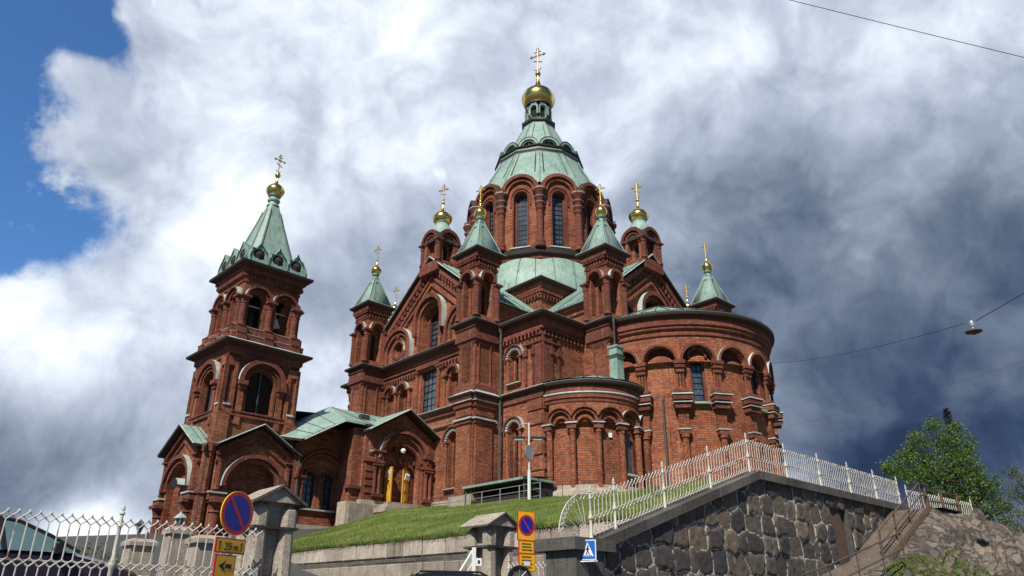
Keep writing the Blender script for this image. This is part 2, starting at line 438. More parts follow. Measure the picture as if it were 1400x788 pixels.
# ------------------------------------------------------------------ mesh builder
class MB:
    def __init__(s):
        s.v = []; s.key = {}; s.f = []; s.fm = []; s.ft = []; s.mats = []; s.cur = 0.5; s.auto = True; s.rnd = random.Random(17)
    def vi(s, p):
        k = (round(p[0], 4), round(p[1], 4), round(p[2], 4))
        i = s.key.get(k)
        if i is None:
            i = len(s.v); s.key[k] = i; s.v.append(k)
        return i
    def face(s, pts, m, t=None):
        ids = []
        for p in pts:
            i = s.vi(p)
            if not ids or ids[-1] != i: ids.append(i)
        if len(ids) > 1 and ids[0] == ids[-1]: ids.pop()
        if len(ids) < 3 or len(set(ids)) != len(ids): return
        if m not in s.mats: s.mats.append(m)
        s.f.append(ids); s.fm.append(s.mats.index(m)); s.ft.append(s.cur if t is None else t)
    def box(s, x0, x1, y0, y1, z0, z1, m, top=None):
        a = [(x0, y0), (x1, y0), (x1, y1), (x0, y1)]
        s.prism(a, z0, z1, m, top)
    def prism(s, poly, z0, z1, m, top=None, poly2=None, bottom=True):
        q = poly2 or poly
        n = len(poly)
        for i in range(n):
            j = (i + 1) % n
            s.face([(*poly[i], z0), (*poly[j], z0), (*q[j], z1), (*q[i], z1)], m)
        s.face([(*p, z1) for p in q], top or m)
        if bottom: s.face([(*p, z0) for p in reversed(poly)], m)
    def vary(s):
        if s.auto: s.cur = 0.5 + (s.rnd.random() - .5) * .75
    def fbox(s, F, u0, u1, z0, z1, d0, d1, m, top=None, step=None):
        s.vary()
        n = 1 if not step else max(1, int(math.ceil((u1 - u0) / step)))
        for i in range(n):
            a = u0 + (u1 - u0) * i / n; b = u0 + (u1 - u0) * (i + 1) / n
            s.face([F(a, z0, d1), F(b, z0, d1), F(b, z1, d1), F(a, z1, d1)], m)
            s.face([F(a, z1, d1), F(b, z1, d1), F(b, z1, d0), F(a, z1, d0)], top or m)
            s.face([F(a, z0, d0), F(b, z0, d0), F(b, z0, d1), F(a, z0, d1)], m)
            s.face([F(b, z0, d0), F(a, z0, d0), F(a, z1, d0), F(b, z1, d0)], m)
        s.face([F(u0, z0, d0), F(u0, z0, d1), F(u0, z1, d1), F(u0, z1, d0)], m)
        s.face([F(u1, z0, d1), F(u1, z0, d0), F(u1, z1, d0), F(u1, z1, d1)], m)
    def lathe(s, cx, cy, prof, m, n=16, rot=0.0, caps=True):
        """prof: (r, z[, material]) from the bottom up"""
        s.vary()
        rings = []
        for p in prof:
            r, z = p[0], p[1]
            rings.append([(cx + r * math.cos(rot + 2 * PI * i / n), cy + r * math.sin(rot + 2 * PI * i / n), z) for i in range(n)])
        for k in range(len(prof) - 1):
            mm = prof[k][2] if len(prof[k]) > 2 else m
            for i in range(n):
                j = (i + 1) % n
                s.face([rings[k][i], rings[k][j], rings[k + 1][j], rings[k + 1][i]], mm)
        if caps:
            if prof[0][0] > 1e-3: s.face(list(reversed(rings[0])), m)
            if prof[-1][0] > 1e-3: s.face(rings[-1], prof[-1][2] if len(prof[-1]) > 2 else m)
    def tube(s, a, b, r, m, n=6, r2=None):
        a = Vector(a); b = Vector(b); d = b - a
        if d.length < 1e-5: return
        r2 = r if r2 is None else r2
        d.normalize()
        e = d.cross(Vector((0, 0, 1)) if abs(d.z) < 0.9 else Vector((1, 0, 0))).normalized(); f = e.cross(d)
        A = [tuple(a + e * (r * math.cos(2 * PI * i / n)) + f * (r * math.sin(2 * PI * i / n))) for i in range(n)]
        B = [tuple(b + e * (r2 * math.cos(2 * PI * i / n)) + f * (r2 * math.sin(2 * PI * i / n))) for i in range(n)]
        for i in range(n):
            j = (i + 1) % n
            s.face([A[i], A[j], B[j], B[i]], m)
        s.face(A, m); s.face(list(reversed(B)), m)
    def path(s, pts, r, m, n=6):
        for a, b in zip(pts, pts[1:]): s.tube(a, b, r, m, n)
    def wall(s, F, u0, u1, zb, zt, ops, m, d=0.0, step=None):
        """a wall with real openings; ops carry lo(u), hi(u), a, b, depth, back, kids"""
        s.vary()
        fb = zb if callable(zb) else (lambda u: zb)
        ft = zt if callable(zt) else (lambda u: zt)
        br = {round(u0, 5), round(u1, 5)}
        if step:
            n = int(math.ceil((u1 - u0) / step))
            br |= {round(u0 + (u1 - u0) * i / n, 5) for i in range(n + 1)}
        if callable(zt):
            for k in range(1, 16): br.add(round((u0 + u1) / 2 - (u1 - u0) / 2 * math.cos(PI * k / 16), 5))
        for o in ops:
            br.add(round(o['a'], 5)); br.add(round(o['b'], 5))
            if o['round']:
                c = (o['a'] + o['b']) / 2; r = (o['b'] - o['a']) / 2
                for k in range(1, 14): br.add(round(c - r * math.cos(PI * k / 14), 5))
        us = sorted(x for x in br if u0 - 1e-6 <= x <= u1 + 1e-6)
        for a, b in zip(us, us[1:]):
            if b - a < 1e-4: continue
            mid = (a + b) / 2
            here = sorted([o for o in ops if o['a'] < mid < o['b']], key=lambda o: o['lo'](mid))
            la, lb = fb(a), fb(b)
            for o in here:
                oa, ob = o['lo'](a), o['lo'](b)
                s.face([F(a, la, d), F(b, lb, d), F(b, ob, d), F(a, oa, d)], m)
                e = d - o['depth']
                s.face([F(a, oa, d), F(b, ob, d), F(b, ob, e), F(a, oa, e)], o.get('side', m))
                ha, hb = o['hi'](a), o['hi'](b)
                s.face([F(a, ha, e), F(b, hb, e), F(b, hb, d), F(a, ha, d)], o.get('side', m))
                la, lb = ha, hb
            s.face([F(a, la, d), F(b, lb, d), F(b, ft(b), d), F(a, ft(a), d)], m)
        for o in ops:
            e = d - o['depth']
            for x in (o['a'], o['b']):
                if o['hi'](x) - o['lo'](x) > 0.01:
                    s.face([F(x, o['lo'](x), d), F(x, o['lo'](x), e), F(x, o['hi'](x), e), F(x, o['hi'](x), d)], o.get('side', m))
            if o['back'] is not None:
                s.wall(F, o['a'], o['b'], o['lo'], o['hi'], o.get('kids', []), o['back'], e, step)
    def ring(s, F, c, zc, ri, ro, d0, d1, m, ext=None, a0=0.0, a1=180.0, n=18, leg=0.0):
        """projecting arch ring; ext = material of its outer rim; leg = straight legs below the springing"""
        s.vary()
        P = []
        for i in range(n + 1):
            a = R(a1 + (a0 - a1) * i / n)
            P.append((math.cos(a), math.sin(a)))
        pts = [(c + ri * x, zc + ri * y, c + ro * x, zc + ro * y) for x, y in P]
        if leg > 0:
            pts = [(c - ri, zc - leg, c - ro, zc - leg)] + pts + [(c + ri, zc - leg, c + ro, zc - leg)]
        for k in range(len(pts) - 1):
            p, q = pts[k], pts[k + 1]
            s.face([F(p[0], p[1], d1), F(q[0], q[1], d1), F(q[2], q[3], d1), F(p[2], p[3], d1)], m)
            s.face([F(p[2], p[3], d1), F(q[2], q[3], d1), F(q[2], q[3], d0), F(p[2], p[3], d0)], ext or m)
            s.face([F(p[0], p[1], d0), F(q[0], q[1], d0), F(q[0], q[1], d1), F(p[0], p[1], d1)], m)
        for p in (pts[0], pts[-1]):
            s.face([F(p[0], p[1], d0), F(p[0], p[1], d1), F(p[2], p[3], d1), F(p[2], p[3], d0)], m)
    def cornice(s, path, prof, closed=True):
        """prof: (out, z, material of the band up to the next point); outside is right of the walking direction"""
        n = len(path)
        nr = []
        for i in range(n):
            def nrm(a, b):
                t = Vector((b[0] - a[0], b[1] - a[1])).normalized()
                return Vector((t.y, -t.x))
            if closed:
                a = nrm(path[i - 1], path[i]); b = nrm(path[i], path[(i + 1) % n])
            else:
                a = nrm(path[max(i - 1, 0)], path[max(i, 1)]) if i > 0 else nrm(path[0], path[1])
                b = nrm(path[i], path[i + 1]) if i < n - 1 else a
            mdir = (a + b)
            mdir = mdir / max(0.3, (1 + a.dot(b)))
            nr.append(mdir)
        def pt(i, k):
            i %= n
            return (path[i][0] + nr[i].x * prof[k][0], path[i][1] + nr[i].y * prof[k][0], prof[k][1])
        for i in range(n if closed else n - 1):
            for k in range(len(prof) - 1):
                s.face([pt(i, k), pt(i + 1, k), pt(i + 1, k + 1), pt(i, k + 1)], prof[k][2])
        if not closed:
            s.face([pt(0, k) for k in range(len(prof))], prof[0][2])
            s.face([pt(n - 1, k) for k in reversed(range(len(prof)))], prof[0][2])
    def sweep(s, pts, prof, m, up=None):
        pass
    def build(s, name, parent=None, loc=(0, 0, 0), rz=0.0, sharp=32.0):
        me = bpy.data.meshes.new(name)
        me.from_pydata(s.v, [], s.f)
        for k in s.mats: me.materials.append(MATS[k])
        me.polygons.foreach_set('material_index', s.fm)
        at_ = me.attributes.new('tint', 'FLOAT', 'FACE')
        at_.data.foreach_set('value', s.ft)
        uvl = me.uv_layers.new(name='UVMap')
        me.update()
        uv = [0.0] * (2 * len(me.loops))
        V = me.vertices
        for p in me.polygons:
            nx, ny, nz = p.normal
            h = math.hypot(nx, ny)
            if h > 0.25:
                tx, ty = -ny / h, nx / h
                for li in p.loop_indices:
                    c = V[me.loops[li].vertex_index].co
                    uv[2 * li] = c.x * tx + c.y * ty; uv[2 * li + 1] = c.z
            else:
                for li in p.loop_indices:
                    c = V[me.loops[li].vertex_index].co
                    uv[2 * li] = c.x; uv[2 * li + 1] = c.y
        uvl.data.foreach_set('uv', uv)
        me.polygons.foreach_set('use_smooth', [True] * len(me.polygons))
        me.set_sharp_from_angle(angle=R(sharp))
        me.update()
        o = bpy.data.objects.new(name, me)
        col.objects.link(o)
        o.location = loc
        o.rotation_euler = (0, 0, rz)
        if parent is not None: o.parent = parent
        return o


def tag(o, label=None, cat=None, group=None, kind=None):
    if label: o['label'] = label
    if cat: o['category'] = cat
    if group: o['group'] = group
    if kind: o['kind'] = kind
    return o


def empty(name, loc, rz=0.0, parent=None):
    o = bpy.data.objects.new(name, None)
    col.objects.link(o)
    o.location = loc; o.rotation_euler = (0, 0, rz)
    o.empty_display_size = 0.3
    if parent is not None: o.parent = parent
    return o


def copy_tree(o, parent=None):
    c = o.copy(); col.objects.link(c)
    c.parent = parent
    for ch in list(o.children):
        copy_tree(ch, c)
    return c


def PF(ox, oy, ang):
    t = (math.cos(R(ang)), math.sin(R(ang))); n = (t[1], -t[0])
    return lambda u, z, d: (ox + t[0] * u + n[0] * d, oy + t[1] * u + n[1] * d, z)


def CF(cx, cy, rad, th0):
    return lambda u, z, d: (cx + (rad + d) * math.cos(R(th0) + u / rad), cy + (rad + d) * math.sin(R(th0) + u / rad), z)


def arch(c, w, z0, zs, depth, back='brick', kids=None, side=None):
    r = w / 2
    o = dict(a=c - r, b=c + r, lo=lambda u: z0, hi=lambda u: zs + math.sqrt(max(0.0, r * r - (u - c) ** 2)), depth=depth, back=back, kids=kids or [], round=True)
    if side: o['side'] = side
    return o


def rect(c, w, z0, z1, depth, back='brick', kids=None):
    return dict(a=c - w / 2, b=c + w / 2, lo=lambda u: z0, hi=lambda u: z1, depth=depth, back=back, kids=kids or [], round=False)


def disc(c, zc, r, depth, back='brick', kids=None):
    return dict(a=c - r, b=c + r, lo=lambda u: zc - math.sqrt(max(0.0, r * r - (u - c) ** 2)), hi=lambda u: zc + math.sqrt(max(0.0, r * r - (u - c) ** 2)),
                depth=depth, back=back, kids=kids or [], round=True)


def column(mb, x, y, z0, z1, r, m='brick_trim', n=10, cap=0.35, base=0.25, ang=0.0, capm=None):
    """round shaft, moulded base, flared capital under a square abacus"""
    cm = capm or m
    mb.lathe(x, y, [(r * 1.35, z0), (r * 1.4, z0 + base * 0.35), (r * 1.15, z0 + base * 0.5), (r * 1.22, z0 + base * 0.8), (r, z0 + base),
                    (r, z1 - cap), (r * 1.22, z1 - cap * 0.95), (r * 1.05, z1 - cap * 0.8), (r * 1.3, z1 - cap * 0.45), (r * 1.5, z1 - cap * 0.25)], m, n)
    k = r * 1.62
    c, s_ = math.cos(ang), math.sin(ang)
    sq = [(x + c * a - s_ * b, y + s_ * a + c * b) for a, b in ((-k, -k), (k, -k), (k, k), (-k, k))]
    mb.prism(sq, z1 - cap * 0.25, z1, cm, 'ledge')


def square(h, cx=0, cy=0):
    return [(cx - h, cy - h), (cx + h, cy - h), (cx + h, cy + h), (cx - h, cy + h)]


def dentils(mb, F, u0, u1, z0, z1, d0, d1, w_=0.16, gap=0.2, m='brick_trim'):
    n = max(1, int((u1 - u0) / (w_ + gap)))
    st = (u1 - u0) / n
    for i in range(n):
        a = u0 + st * (i + 0.5) - w_ / 2
        mb.fbox(F, a, a + w_, z0, z1, d0, d1, m)


def corbel_arches(mb, F, u0, u1, z0, z1, d1, wid=0.45, m='brick_trim'):
    """frieze of little round arches on corbels"""
    n = max(1, int((u1 - u0) / wid)); st = (u1 - u0) / n
    ops = [arch(u0 + st * (i + .5), st * 0.66, z0 - 1, z0 + (z1 - z0) * 0.25, d1 + .02, None) for i in range(n)]
    for o in ops: o['lo'] = (lambda u: z0)
    mb.wall(F, u0, u1, z0, z1, ops, m, d1)
    for i in range(n + 1):
        u = min(max(u0 + st * i, u0 + .07), u1 - .07)
        mb.fbox(F, u - 0.07, u + 0.07, z0 - 0.16, z0, 0.0, d1, m)


def strip(mb, F, u0, u1, z, d, h=0.14, m='brick_trim', top='ledge', step=None, d0=0.0):
    """string course with a pale flashing on top"""
    mb.fbox(F, u0, u1, z - h, z, d0, d, m, None, step)
    mb.fbox(F, u0, u1, z, z + 0.035, d0, d + 0.04, top, top, step)


def cross_mesh(mb, z, h, F, m='gold_thin', r=0.05):
    """orthodox cross: upright, arms with trefoil ends, slanted foot bar, crescent"""
    mb.tube(F(0, z, 0), F(0, z + h, 0), r, m, 6)
    def bar(zc, w_, sl=0.0):
        mb.tube(F(-w_, zc + sl, 0), F(w_, zc - sl, 0), r, m, 6)
    bar(z + h * 0.70, h * 0.26)
    bar(z + h * 0.86, h * 0.12)
    bar(z + h * 0.45, h * 0.15, h * 0.06)
    def ball(u, zz, q):
        c = F(u, zz, 0)
        mb.lathe(c[0], c[1], [(0.0, c[2] - q), (q * 0.8, c[2] - q * .5), (q, c[2]), (q * 0.8, c[2] + q * .5), (0.0, c[2] + q)], m, 8)
    for u in (-1, 1):
        ball(u * h * 0.26, z + h * 0.70, r * 1.7)
        ball(u * h * 0.225, z + h * 0.74, r * 1.3); ball(u * h * 0.225, z + h * 0.66, r * 1.3)
    ball(0, z + h, r * 1.7); ball(h * 0.04, z + h * .96, r * 1.3); ball(-h * 0.04, z + h * .96, r * 1.3)
    pts = [F(math.cos(R(a)) * h * 0.13, z + h * 0.20 + math.sin(R(a)) * h * 0.13, 0) for a in range(200, 341, 20)]
    mb.path(pts, r * 0.8, m, 5)
    # rays between the arms
    for a in (45, 135, 225, 315):
        mb.tube(F(0, z + h * .7, 0), F(math.cos(R(a)) * h * .12, z + h * .7 + math.sin(R(a)) * h * .12, 0), r * .6, m, 5)


def onion_profile(r, z0, h):
    """gilded onion: neck radius, belly r, height h up to the tip of the spindle"""
    P = [(.62, 0), (.78, .035), (.93, .12), (1.0, .22), (.985, .30), (.90, .39), (.72, .48), (.50, .55), (.33, .61), (.22, .67), (.15, .76), (.09, .88), (.07, 1.0)]
    return [(r * a, z0 + h * b) for a, b in P]


def finial(parent, r, z0, h, ball_r, cross_h, cross_ang=0.0, seg=24, r_cross=0.045):
    mb = MB()
    mb.lathe(0, 0, onion_profile(r, z0, h), 'gold', seg)
    zb = z0 + h + ball_r * 0.7
    mb.lathe(0, 0, [(0.0, zb - ball_r), (ball_r * .7, zb - ball_r * .7), (ball_r, zb), (ball_r * .7, zb + ball_r * .7), (0.0, zb + ball_r)], 'gold', 14)
    mb.build('onion_dome', parent, sharp=60)
    mb = MB()
    cross_mesh(mb, zb + ball_r * .8, cross_h, PF(0, 0, cross_ang), r=r_cross)
    mb.build('cross', parent)


def window_obj(parent, F, c, w_, z0, zs, d, cols=2, rows=6, round_=True, frame='black', name='window', bar=0.035):
    """leaded window: glass pane plus frame and glazing bars"""
    mb = MB()
    r = w_ / 2
    hi = (lambda u: zs + math.sqrt(max(0.0, r * r - (u - c) ** 2))) if round_ else (lambda u: zs)
    mb.wall(F, c - r + .001, c + r - .001, z0, hi, [], 'glass', d)
    top = zs + (r if round_ else 0)
    for i in range(1, cols):
        u = c - r + w_ * i / cols
        mb.fbox(F, u - bar / 2, u + bar / 2, z0, hi(u), d, d + .04, frame)
    for j in range(1, rows):
        z = z0 + (top - z0) * j / rows
        hw = r if z <= zs else math.sqrt(max(0.01, r * r - (z - zs) ** 2))
        big = 1.7 if j % 3 == 0 else 1.0
        mb.fbox(F, c - hw, c + hw, z - bar * big / 2, z + bar * big / 2, d, d + .05, frame)
    if round_:
        mb.ring(F, c, zs, r - 0.06, r, d, d + .06, frame, leg=zs - z0)
    else:
        for u in (c - r, c + r - .06): mb.fbox(F, u, u + .06, z0, zs, d, d + .06, frame)
        mb.fbox(F, c - r, c + r, zs - .06, zs, d, d + .06, frame)
    mb.fbox(F, c - r, c + r, z0, z0 + .06, d, d + .06, frame)
    return mb.build(name, parent)


def sill(mb, F, c, w_, z, d=0.22, m='ledge'):
    mb.fbox(F, c - w_ / 2, c + w_ / 2, z - .08, z, 0.0, d, 'brick_trim', m)
    mb.fbox(F, c - w_ / 2 - .05, c + w_ / 2 + .05, z, z + .06, 0, d + .05, m)


def voussoirs(mb, F, c, zc, ri, ro, d, n=13):
    """ring of projecting dog-tooth bricks round a small arch"""
    for i in range(n):
        a = PI * (i + .5) / n
        da = PI / n * .28
        p = [(c + rr * math.cos(a + s_), zc + rr * math.sin(a + s_)) for rr, s_ in ((ri, -da), (ro, -da), (ro, da), (ri, da))]
        mb.face([F(x, z, d) for x, z in p], 'ledge')
        for k in range(4):
            q = p[(k + 1) % 4]
            mb.face([F(p[k][0], p[k][1], 0), F(q[0], q[1], 0), F(q[0], q[1], d), F(p[k][0], p[k][1], d)], 'brick_trim')


# ------------------------------------------------------------------ the cathedral (local x = right facade normal, local -y = left facade normal)
CATH = empty('cathedral', (2.762, 66.0, 0.0), R(-47.11))
tag(CATH, 'red brick cathedral with green copper roofs, gilded onion domes and a bell tower', 'cathedral')
WA = 12.9        # plane of the gabled fronts
TB, TA = 14.063, 7.343    # corner turret positions
ZG = 6.0         # ground under the church (walls run down below the turf)
ZC = 19.4        # main cornice
SIDES = [0, 90, 180, 270]


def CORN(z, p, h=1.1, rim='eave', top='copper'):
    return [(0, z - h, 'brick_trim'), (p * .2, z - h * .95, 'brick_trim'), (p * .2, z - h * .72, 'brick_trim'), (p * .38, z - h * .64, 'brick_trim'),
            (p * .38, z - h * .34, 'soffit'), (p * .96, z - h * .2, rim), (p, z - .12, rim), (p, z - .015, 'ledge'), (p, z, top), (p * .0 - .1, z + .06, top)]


def SF(side, dist):
    """frame of one side of the square: origin in its middle, outwards at dist"""
    a = SIDES[side]
    t = (math.cos(R(a)), math.sin(R(a)))
    n = (t[1], -t[0])
    return PF(n[0] * dist, n[1] * dist, a)


# ---- nave: the four gabled fronts, corner blocks, central block
nave = MB()
for sd in range(4):
    detail = sd in (0, 1)
    Fu = SF(sd, WA); Fl = SF(sd, 13.3)
    # lower wall
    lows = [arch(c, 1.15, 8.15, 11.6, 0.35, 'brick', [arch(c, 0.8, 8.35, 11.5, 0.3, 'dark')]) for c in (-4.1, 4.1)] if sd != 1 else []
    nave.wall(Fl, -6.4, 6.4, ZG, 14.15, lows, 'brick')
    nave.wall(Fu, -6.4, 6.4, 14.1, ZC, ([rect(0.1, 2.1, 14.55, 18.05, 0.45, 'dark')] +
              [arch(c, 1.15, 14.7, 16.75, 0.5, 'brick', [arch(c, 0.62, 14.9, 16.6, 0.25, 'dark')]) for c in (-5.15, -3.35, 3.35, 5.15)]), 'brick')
    zt = lambda u: 27.55 - 0.80 * abs(u)
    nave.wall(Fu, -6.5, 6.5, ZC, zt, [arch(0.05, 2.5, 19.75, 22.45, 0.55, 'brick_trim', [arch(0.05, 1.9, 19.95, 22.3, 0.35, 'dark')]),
                                      disc(-4.4, 20.75, 0.62, 0.3, 'brick', [disc(-4.4, 20.75, 0.36, .2, 'brick_trim')]),
                                      disc(4.4, 20.75, 0.62, 0.3, 'brick', [disc(4.4, 20.75, 0.36, .2, 'brick_trim')])], 'brick')
    # arch rings of the gable
    nave.ring(Fu, 0.05, 22.55, 1.62, 1.98, -.05, 0.50, 'brick_trim', 'ledge', leg=1.4, n=22)
    nave.ring(Fu, 0.05, 22.5, 1.32, 1.60, -.05, 0.24, 'brick', leg=2.9, n=22)
    for c in (-4.4, 4.4):
        nave.ring(Fu, c, 20.55, 1.85, 2.12, -.05, 0.42, 'brick_trim', 'ledge', n=22, leg=.9)
        nave.ring(Fu, c, 20.55, 1.50, 1.78, -.05, 0.24, 'brick', n=20, leg=.9)
        nave.ring(Fu, c, 20.75, 0.66, 0.86, -.05, 0.16, 'brick_trim', 'ledge', a0=0, a1=360, n=24)
        nave.ring(Fu, c, 20.75, 0.95, 1.1, -.05, 0.08, 'brick_trim', 'brick_trim', a0=0, a1=360, n=24)
    # raking mouldings along the gable
    for sg in (-1, 1):
        def band(off0, off1, d, m, u0=0.0, u1=6.4, top=None):
            q = [(u0 * sg, 27.6 - .8 * u0 - off0), (u1 * sg, 27.6 - .8 * u1 - off0), (u1 * sg, 27.6 - .8 * u1 - off1), (u0 * sg, 27.6 - .8 * u0 - off1)]
            if sg > 0: q = q[::-1]
            nave.face([Fu(a, b, d) for a, b in q], m)
            for k in range(4):
                a, b = q[k], q[(k + 1) % 4]
                nave.face([Fu(a[0], a[1], -.05), Fu(a[0], a[1], d), Fu(b[0], b[1], d), Fu(b[0], b[1], -.05)], top or m)
        band(0.0, 0.55, 0.30, 'brick_trim')
        band(1.25, 1.55, 0.16, 'brick_trim')
        band(2.0, 2.25, 0.22, 'brick', 0, 4.6)
        for k in range(15):
            u = 0.35 + k * 0.41
            zc = 27.6 - .8 * u - .55
            nave.fbox(Fu, sg * u - .1, sg * u + .1, zc - .42, zc, 0, .24, 'brick_trim')
    # colonnettes between windows, mid storey
    for c in (-4.25, 4.25, -2.3, 2.3, -6.05, 6.05, -1.35, 1.5):
        p = Fu(c, 0, 0.10)
        column(nave, p[0], p[1], 14.35, 16.9 if abs(c) > 1.6 else 18.0, 0.17, 'brick', 8, .4, .2, R(SIDES[sd]))
    for c in (-5.15, -3.35, 3.35, 5.15):
        nave.ring(Fu, c, 16.85, 0.62, 0.86, -.05, 0.30, 'brick_trim', 'ledge')
        nave.ring(Fu, c, 16.8, 0.45, 0.6, -.35, 0.05, 'brick')
    corbel_arches(nave, Fu, -6.3, -1.5, 17.85, 18.15, 0.22, 0.36)
    corbel_arches(nave, Fu, 1.7, 6.3, 17.85, 18.15, 0.22, 0.36)
    nave.fbox(Fu, -1.35, 1.55, 18.1, 18.4, -.02, .30, 'brick_trim', 'ledge')
    # belts
    path = [Fu(-6.4, 0, 0)[:2], Fu(6.4, 0, 0)[:2]]
    nave.cornice(path, CORN(ZC, .72, 1.05), closed=False)
    pl = [Fl(-6.4, 0, 0)[:2], Fl(6.4, 0, 0)[:2]]
    nave.cornice(pl, [(0, 13.5, 'brick_trim'), (.18, 13.6, 'brick_trim'), (.18, 13.85, 'brick_trim'), (.42, 14.0, 'eave'), (.45, 14.12, 'ledge'), (.45, 14.17, 'ledge'), (-.4, 14.45, 'ledge')], closed=False)
    strip(nave, Fl, -6.4, 6.4, 12.85, .16, .12)
    nave.fbox(Fl, -6.4, 6.4, ZG, 7.35, -.05, .32, 'granite', 'granite')
    if sd != 1:
        for c in (-4.1, 4.1):
            if sd == 0 and c < 0: continue
            nave.ring(Fl, c, 11.6, .62, .78, -.05, .12, 'brick_trim'); nave.ring(Fl, c, 11.6, .95, 1.08, -.05, .28, 'brick_trim', 'ledge')
            voussoirs(nave, Fl, c, 11.6, .68, .92, .16)
            for q in (-.72, .72):
                p = Fl(c + q, 0, .12); column(nave, p[0], p[1], 8.1, 11.55, .11, 'brick', 8, .35, .2, R(SIDES[sd]))
            sill(nave, Fl, c, 1.5, 8.1)
    # corner block (each side carries the wall right of its turret)
    for sg in (1, -1):
        Fb = SF(sd, 12.5)
        a, b = (8.2, 12.5) if sg > 0 else (-12.5, -8.2)
        c = sg * 9.75
        has_win = not (sd == 1)
        ops = [arch(c, 1.0, 14.9, 16.75, .35, 'brick', [arch(c + .0, .66, 15.0, 16.65, .25, 'dark')]),
               arch(c, 1.0, 8.3, 11.55, .35, 'brick', [arch(c, .66, 8.45, 11.45, .25, 'dark')])] if has_win else []
        nave.wall(Fb, a, b, ZG, ZC, ops, 'brick')
        if has_win:
            for zs, z0 in ((16.75, 14.85), (11.55, 8.25)):
                nave.ring(Fb, c, zs, .52, .66, -.05, .10, 'brick_trim'); nave.ring(Fb, c, zs, .86, .98, -.05, .26, 'brick_trim', 'ledge')
                voussoirs(nave, Fb, c, zs, .6, .84, .15)
                for q in (-.62, .62):
                    p = Fb(c + q, 0, .10); column(nave, p[0], p[1], z0 - .1, zs, .10, 'brick', 8, .35, .2, R(SIDES[sd]))
                sill(nave, Fb, c, 1.25, z0 - .05)
        # corner strips with little caps and blind panels
        e = sg * 11.85
        nave.fbox(Fb, min(e, sg * 12.5), max(e, sg * 12.5), 14.3, 17.6, 0, .12, 'brick_trim')
        for q in (10.95, 11.7):
            nave.fbox(Fb, sg * q - .09, sg * q + .09, 14.5, 17.7, 0, .14, 'brick_trim')
            nave.fbox(Fb, sg * q - .17, sg * q + .17, 16.5, 16.95, 0, .24, 'brick_trim', 'ledge')
        nave.fbox(Fb, min(sg * 10.8, sg * 12.5), max(sg * 10.8, sg * 12.5), 17.3, 17.42, 0, .2, 'brick_trim')
        corbel_arches(nave, Fb, min(a, b) + .1, max(a, b), 18.0, 18.3, .20, .36)
        for zz in (8.6, 9.6, 10.6, 11.6, 12.6):
            nave.fbox(Fb, min(sg * 11.1, sg * 12.5), max(sg * 11.1, sg * 12.5), zz, zz + .72, 0, .09, 'brick')
        nave.fbox(Fb, a, b, ZG, 7.3, -.05, .35, 'granite', 'granite')
# corner block cornices (one closed run round each corner)
for k in range(4):
    ca, sa = math.cos(R(90 * k)), math.sin(R(90 * k))
    rot = lambda p: (p[0] * ca - p[1] * sa, p[0] * sa + p[1] * ca)
    path = [rot(p) for p in ((8.2, -12.5), (12.5, -12.5), (12.5, -8.2))]
    nave.cornice(path, CORN(ZC, .72, 1.15), closed=False)
    nave.cornice(path, [(0, 13.35, 'brick_trim'), (.12, 13.4, 'brick_trim'), (.12, 13.6, 'ledge'), (.16, 13.64, 'brick_trim'), (.16, 13.8, 'soffit'), (.42, 13.98, 'eave'),
                        (.46, 14.08, 'ledge'), (.46, 14.13, 'ledge'), (-.05, 14.3, 'ledge')], closed=False)
    # low copper roof of the block
    pts = [rot(p) for p in ((7.0, -12.9), (12.9, -12.9), (12.9, -7.0), (7.0, -7.0))]
    nave.face([(*pts[0], 19.47), (*pts[1], 19.47), (*pts[2], 19.47), (*pts[3], 20.6)], 'copper')
# central block with its corners standing out between the arm roofs
cb = MB()
for sd in range(4):
    F = SF(sd, 7.05)
    cb.wall(F, -7.05, 7.05, 18.5, 25.3, [], 'brick')
    corbel_arches(cb, F, 4.6, 7.2, 24.0, 24.25, .18, .36); corbel_arches(cb, F, -7.2, -4.6, 24.0, 24.25, .18, .36)
    dentils(cb, F, 4.6, 7.2, 24.4, 24.65, 0, .25, .14, .14); dentils(cb, F, -7.2, -4.6, 24.4, 24.65, 0, .25, .14, .14)
cb.cornice(square(7.05), CORN(25.6, .55, .9))
# the curved copper roof passing from the square to the ring of the drum
N = 64
def sqr(a, h):
    c, s_ = math.cos(a), math.sin(a)
    q = h / max(abs(c), abs(s_)); return (c * q, s_ * q)
SK = [(7.95, 25.66), (7.9, 26.3), (7.72, 27.1), (7.45, 27.9), (7.1, 28.7), (6.9, 29.1)]
cb.lathe(0, 0, SK[:4], 'copper', 72, caps=False)
cb.lathe(0, 0, SK[3:], 'copper_rust', 72, caps=False)
cb.face([(-7.5, -7.5, 25.68), (7.5, -7.5, 25.68), (7.5, 7.5, 25.68), (-7.5, 7.5, 25.68)], 'copper')
cbo = cb.build('central_block', CATH)
# standing seams of the dome roof
for i in range(56):
    sm = MB()
    a = 2 * PI * (i + .5) / 56
    pr = None
    for k, (r_, z_) in enumerate(SK):
        b_ = a + .05 * math.sin(i * 1.7) * k * .3
        q = ((r_ + .02) * math.cos(b_), (r_ + .02) * math.sin(b_), z_)
        if pr: sm.tube(pr, q, .035, 'copper_dark', 4)
        pr = q
    if i % 2 == 0: sm.build('roof_seam', cbo)
nave_o = nave.build('nave_wall', CATH)

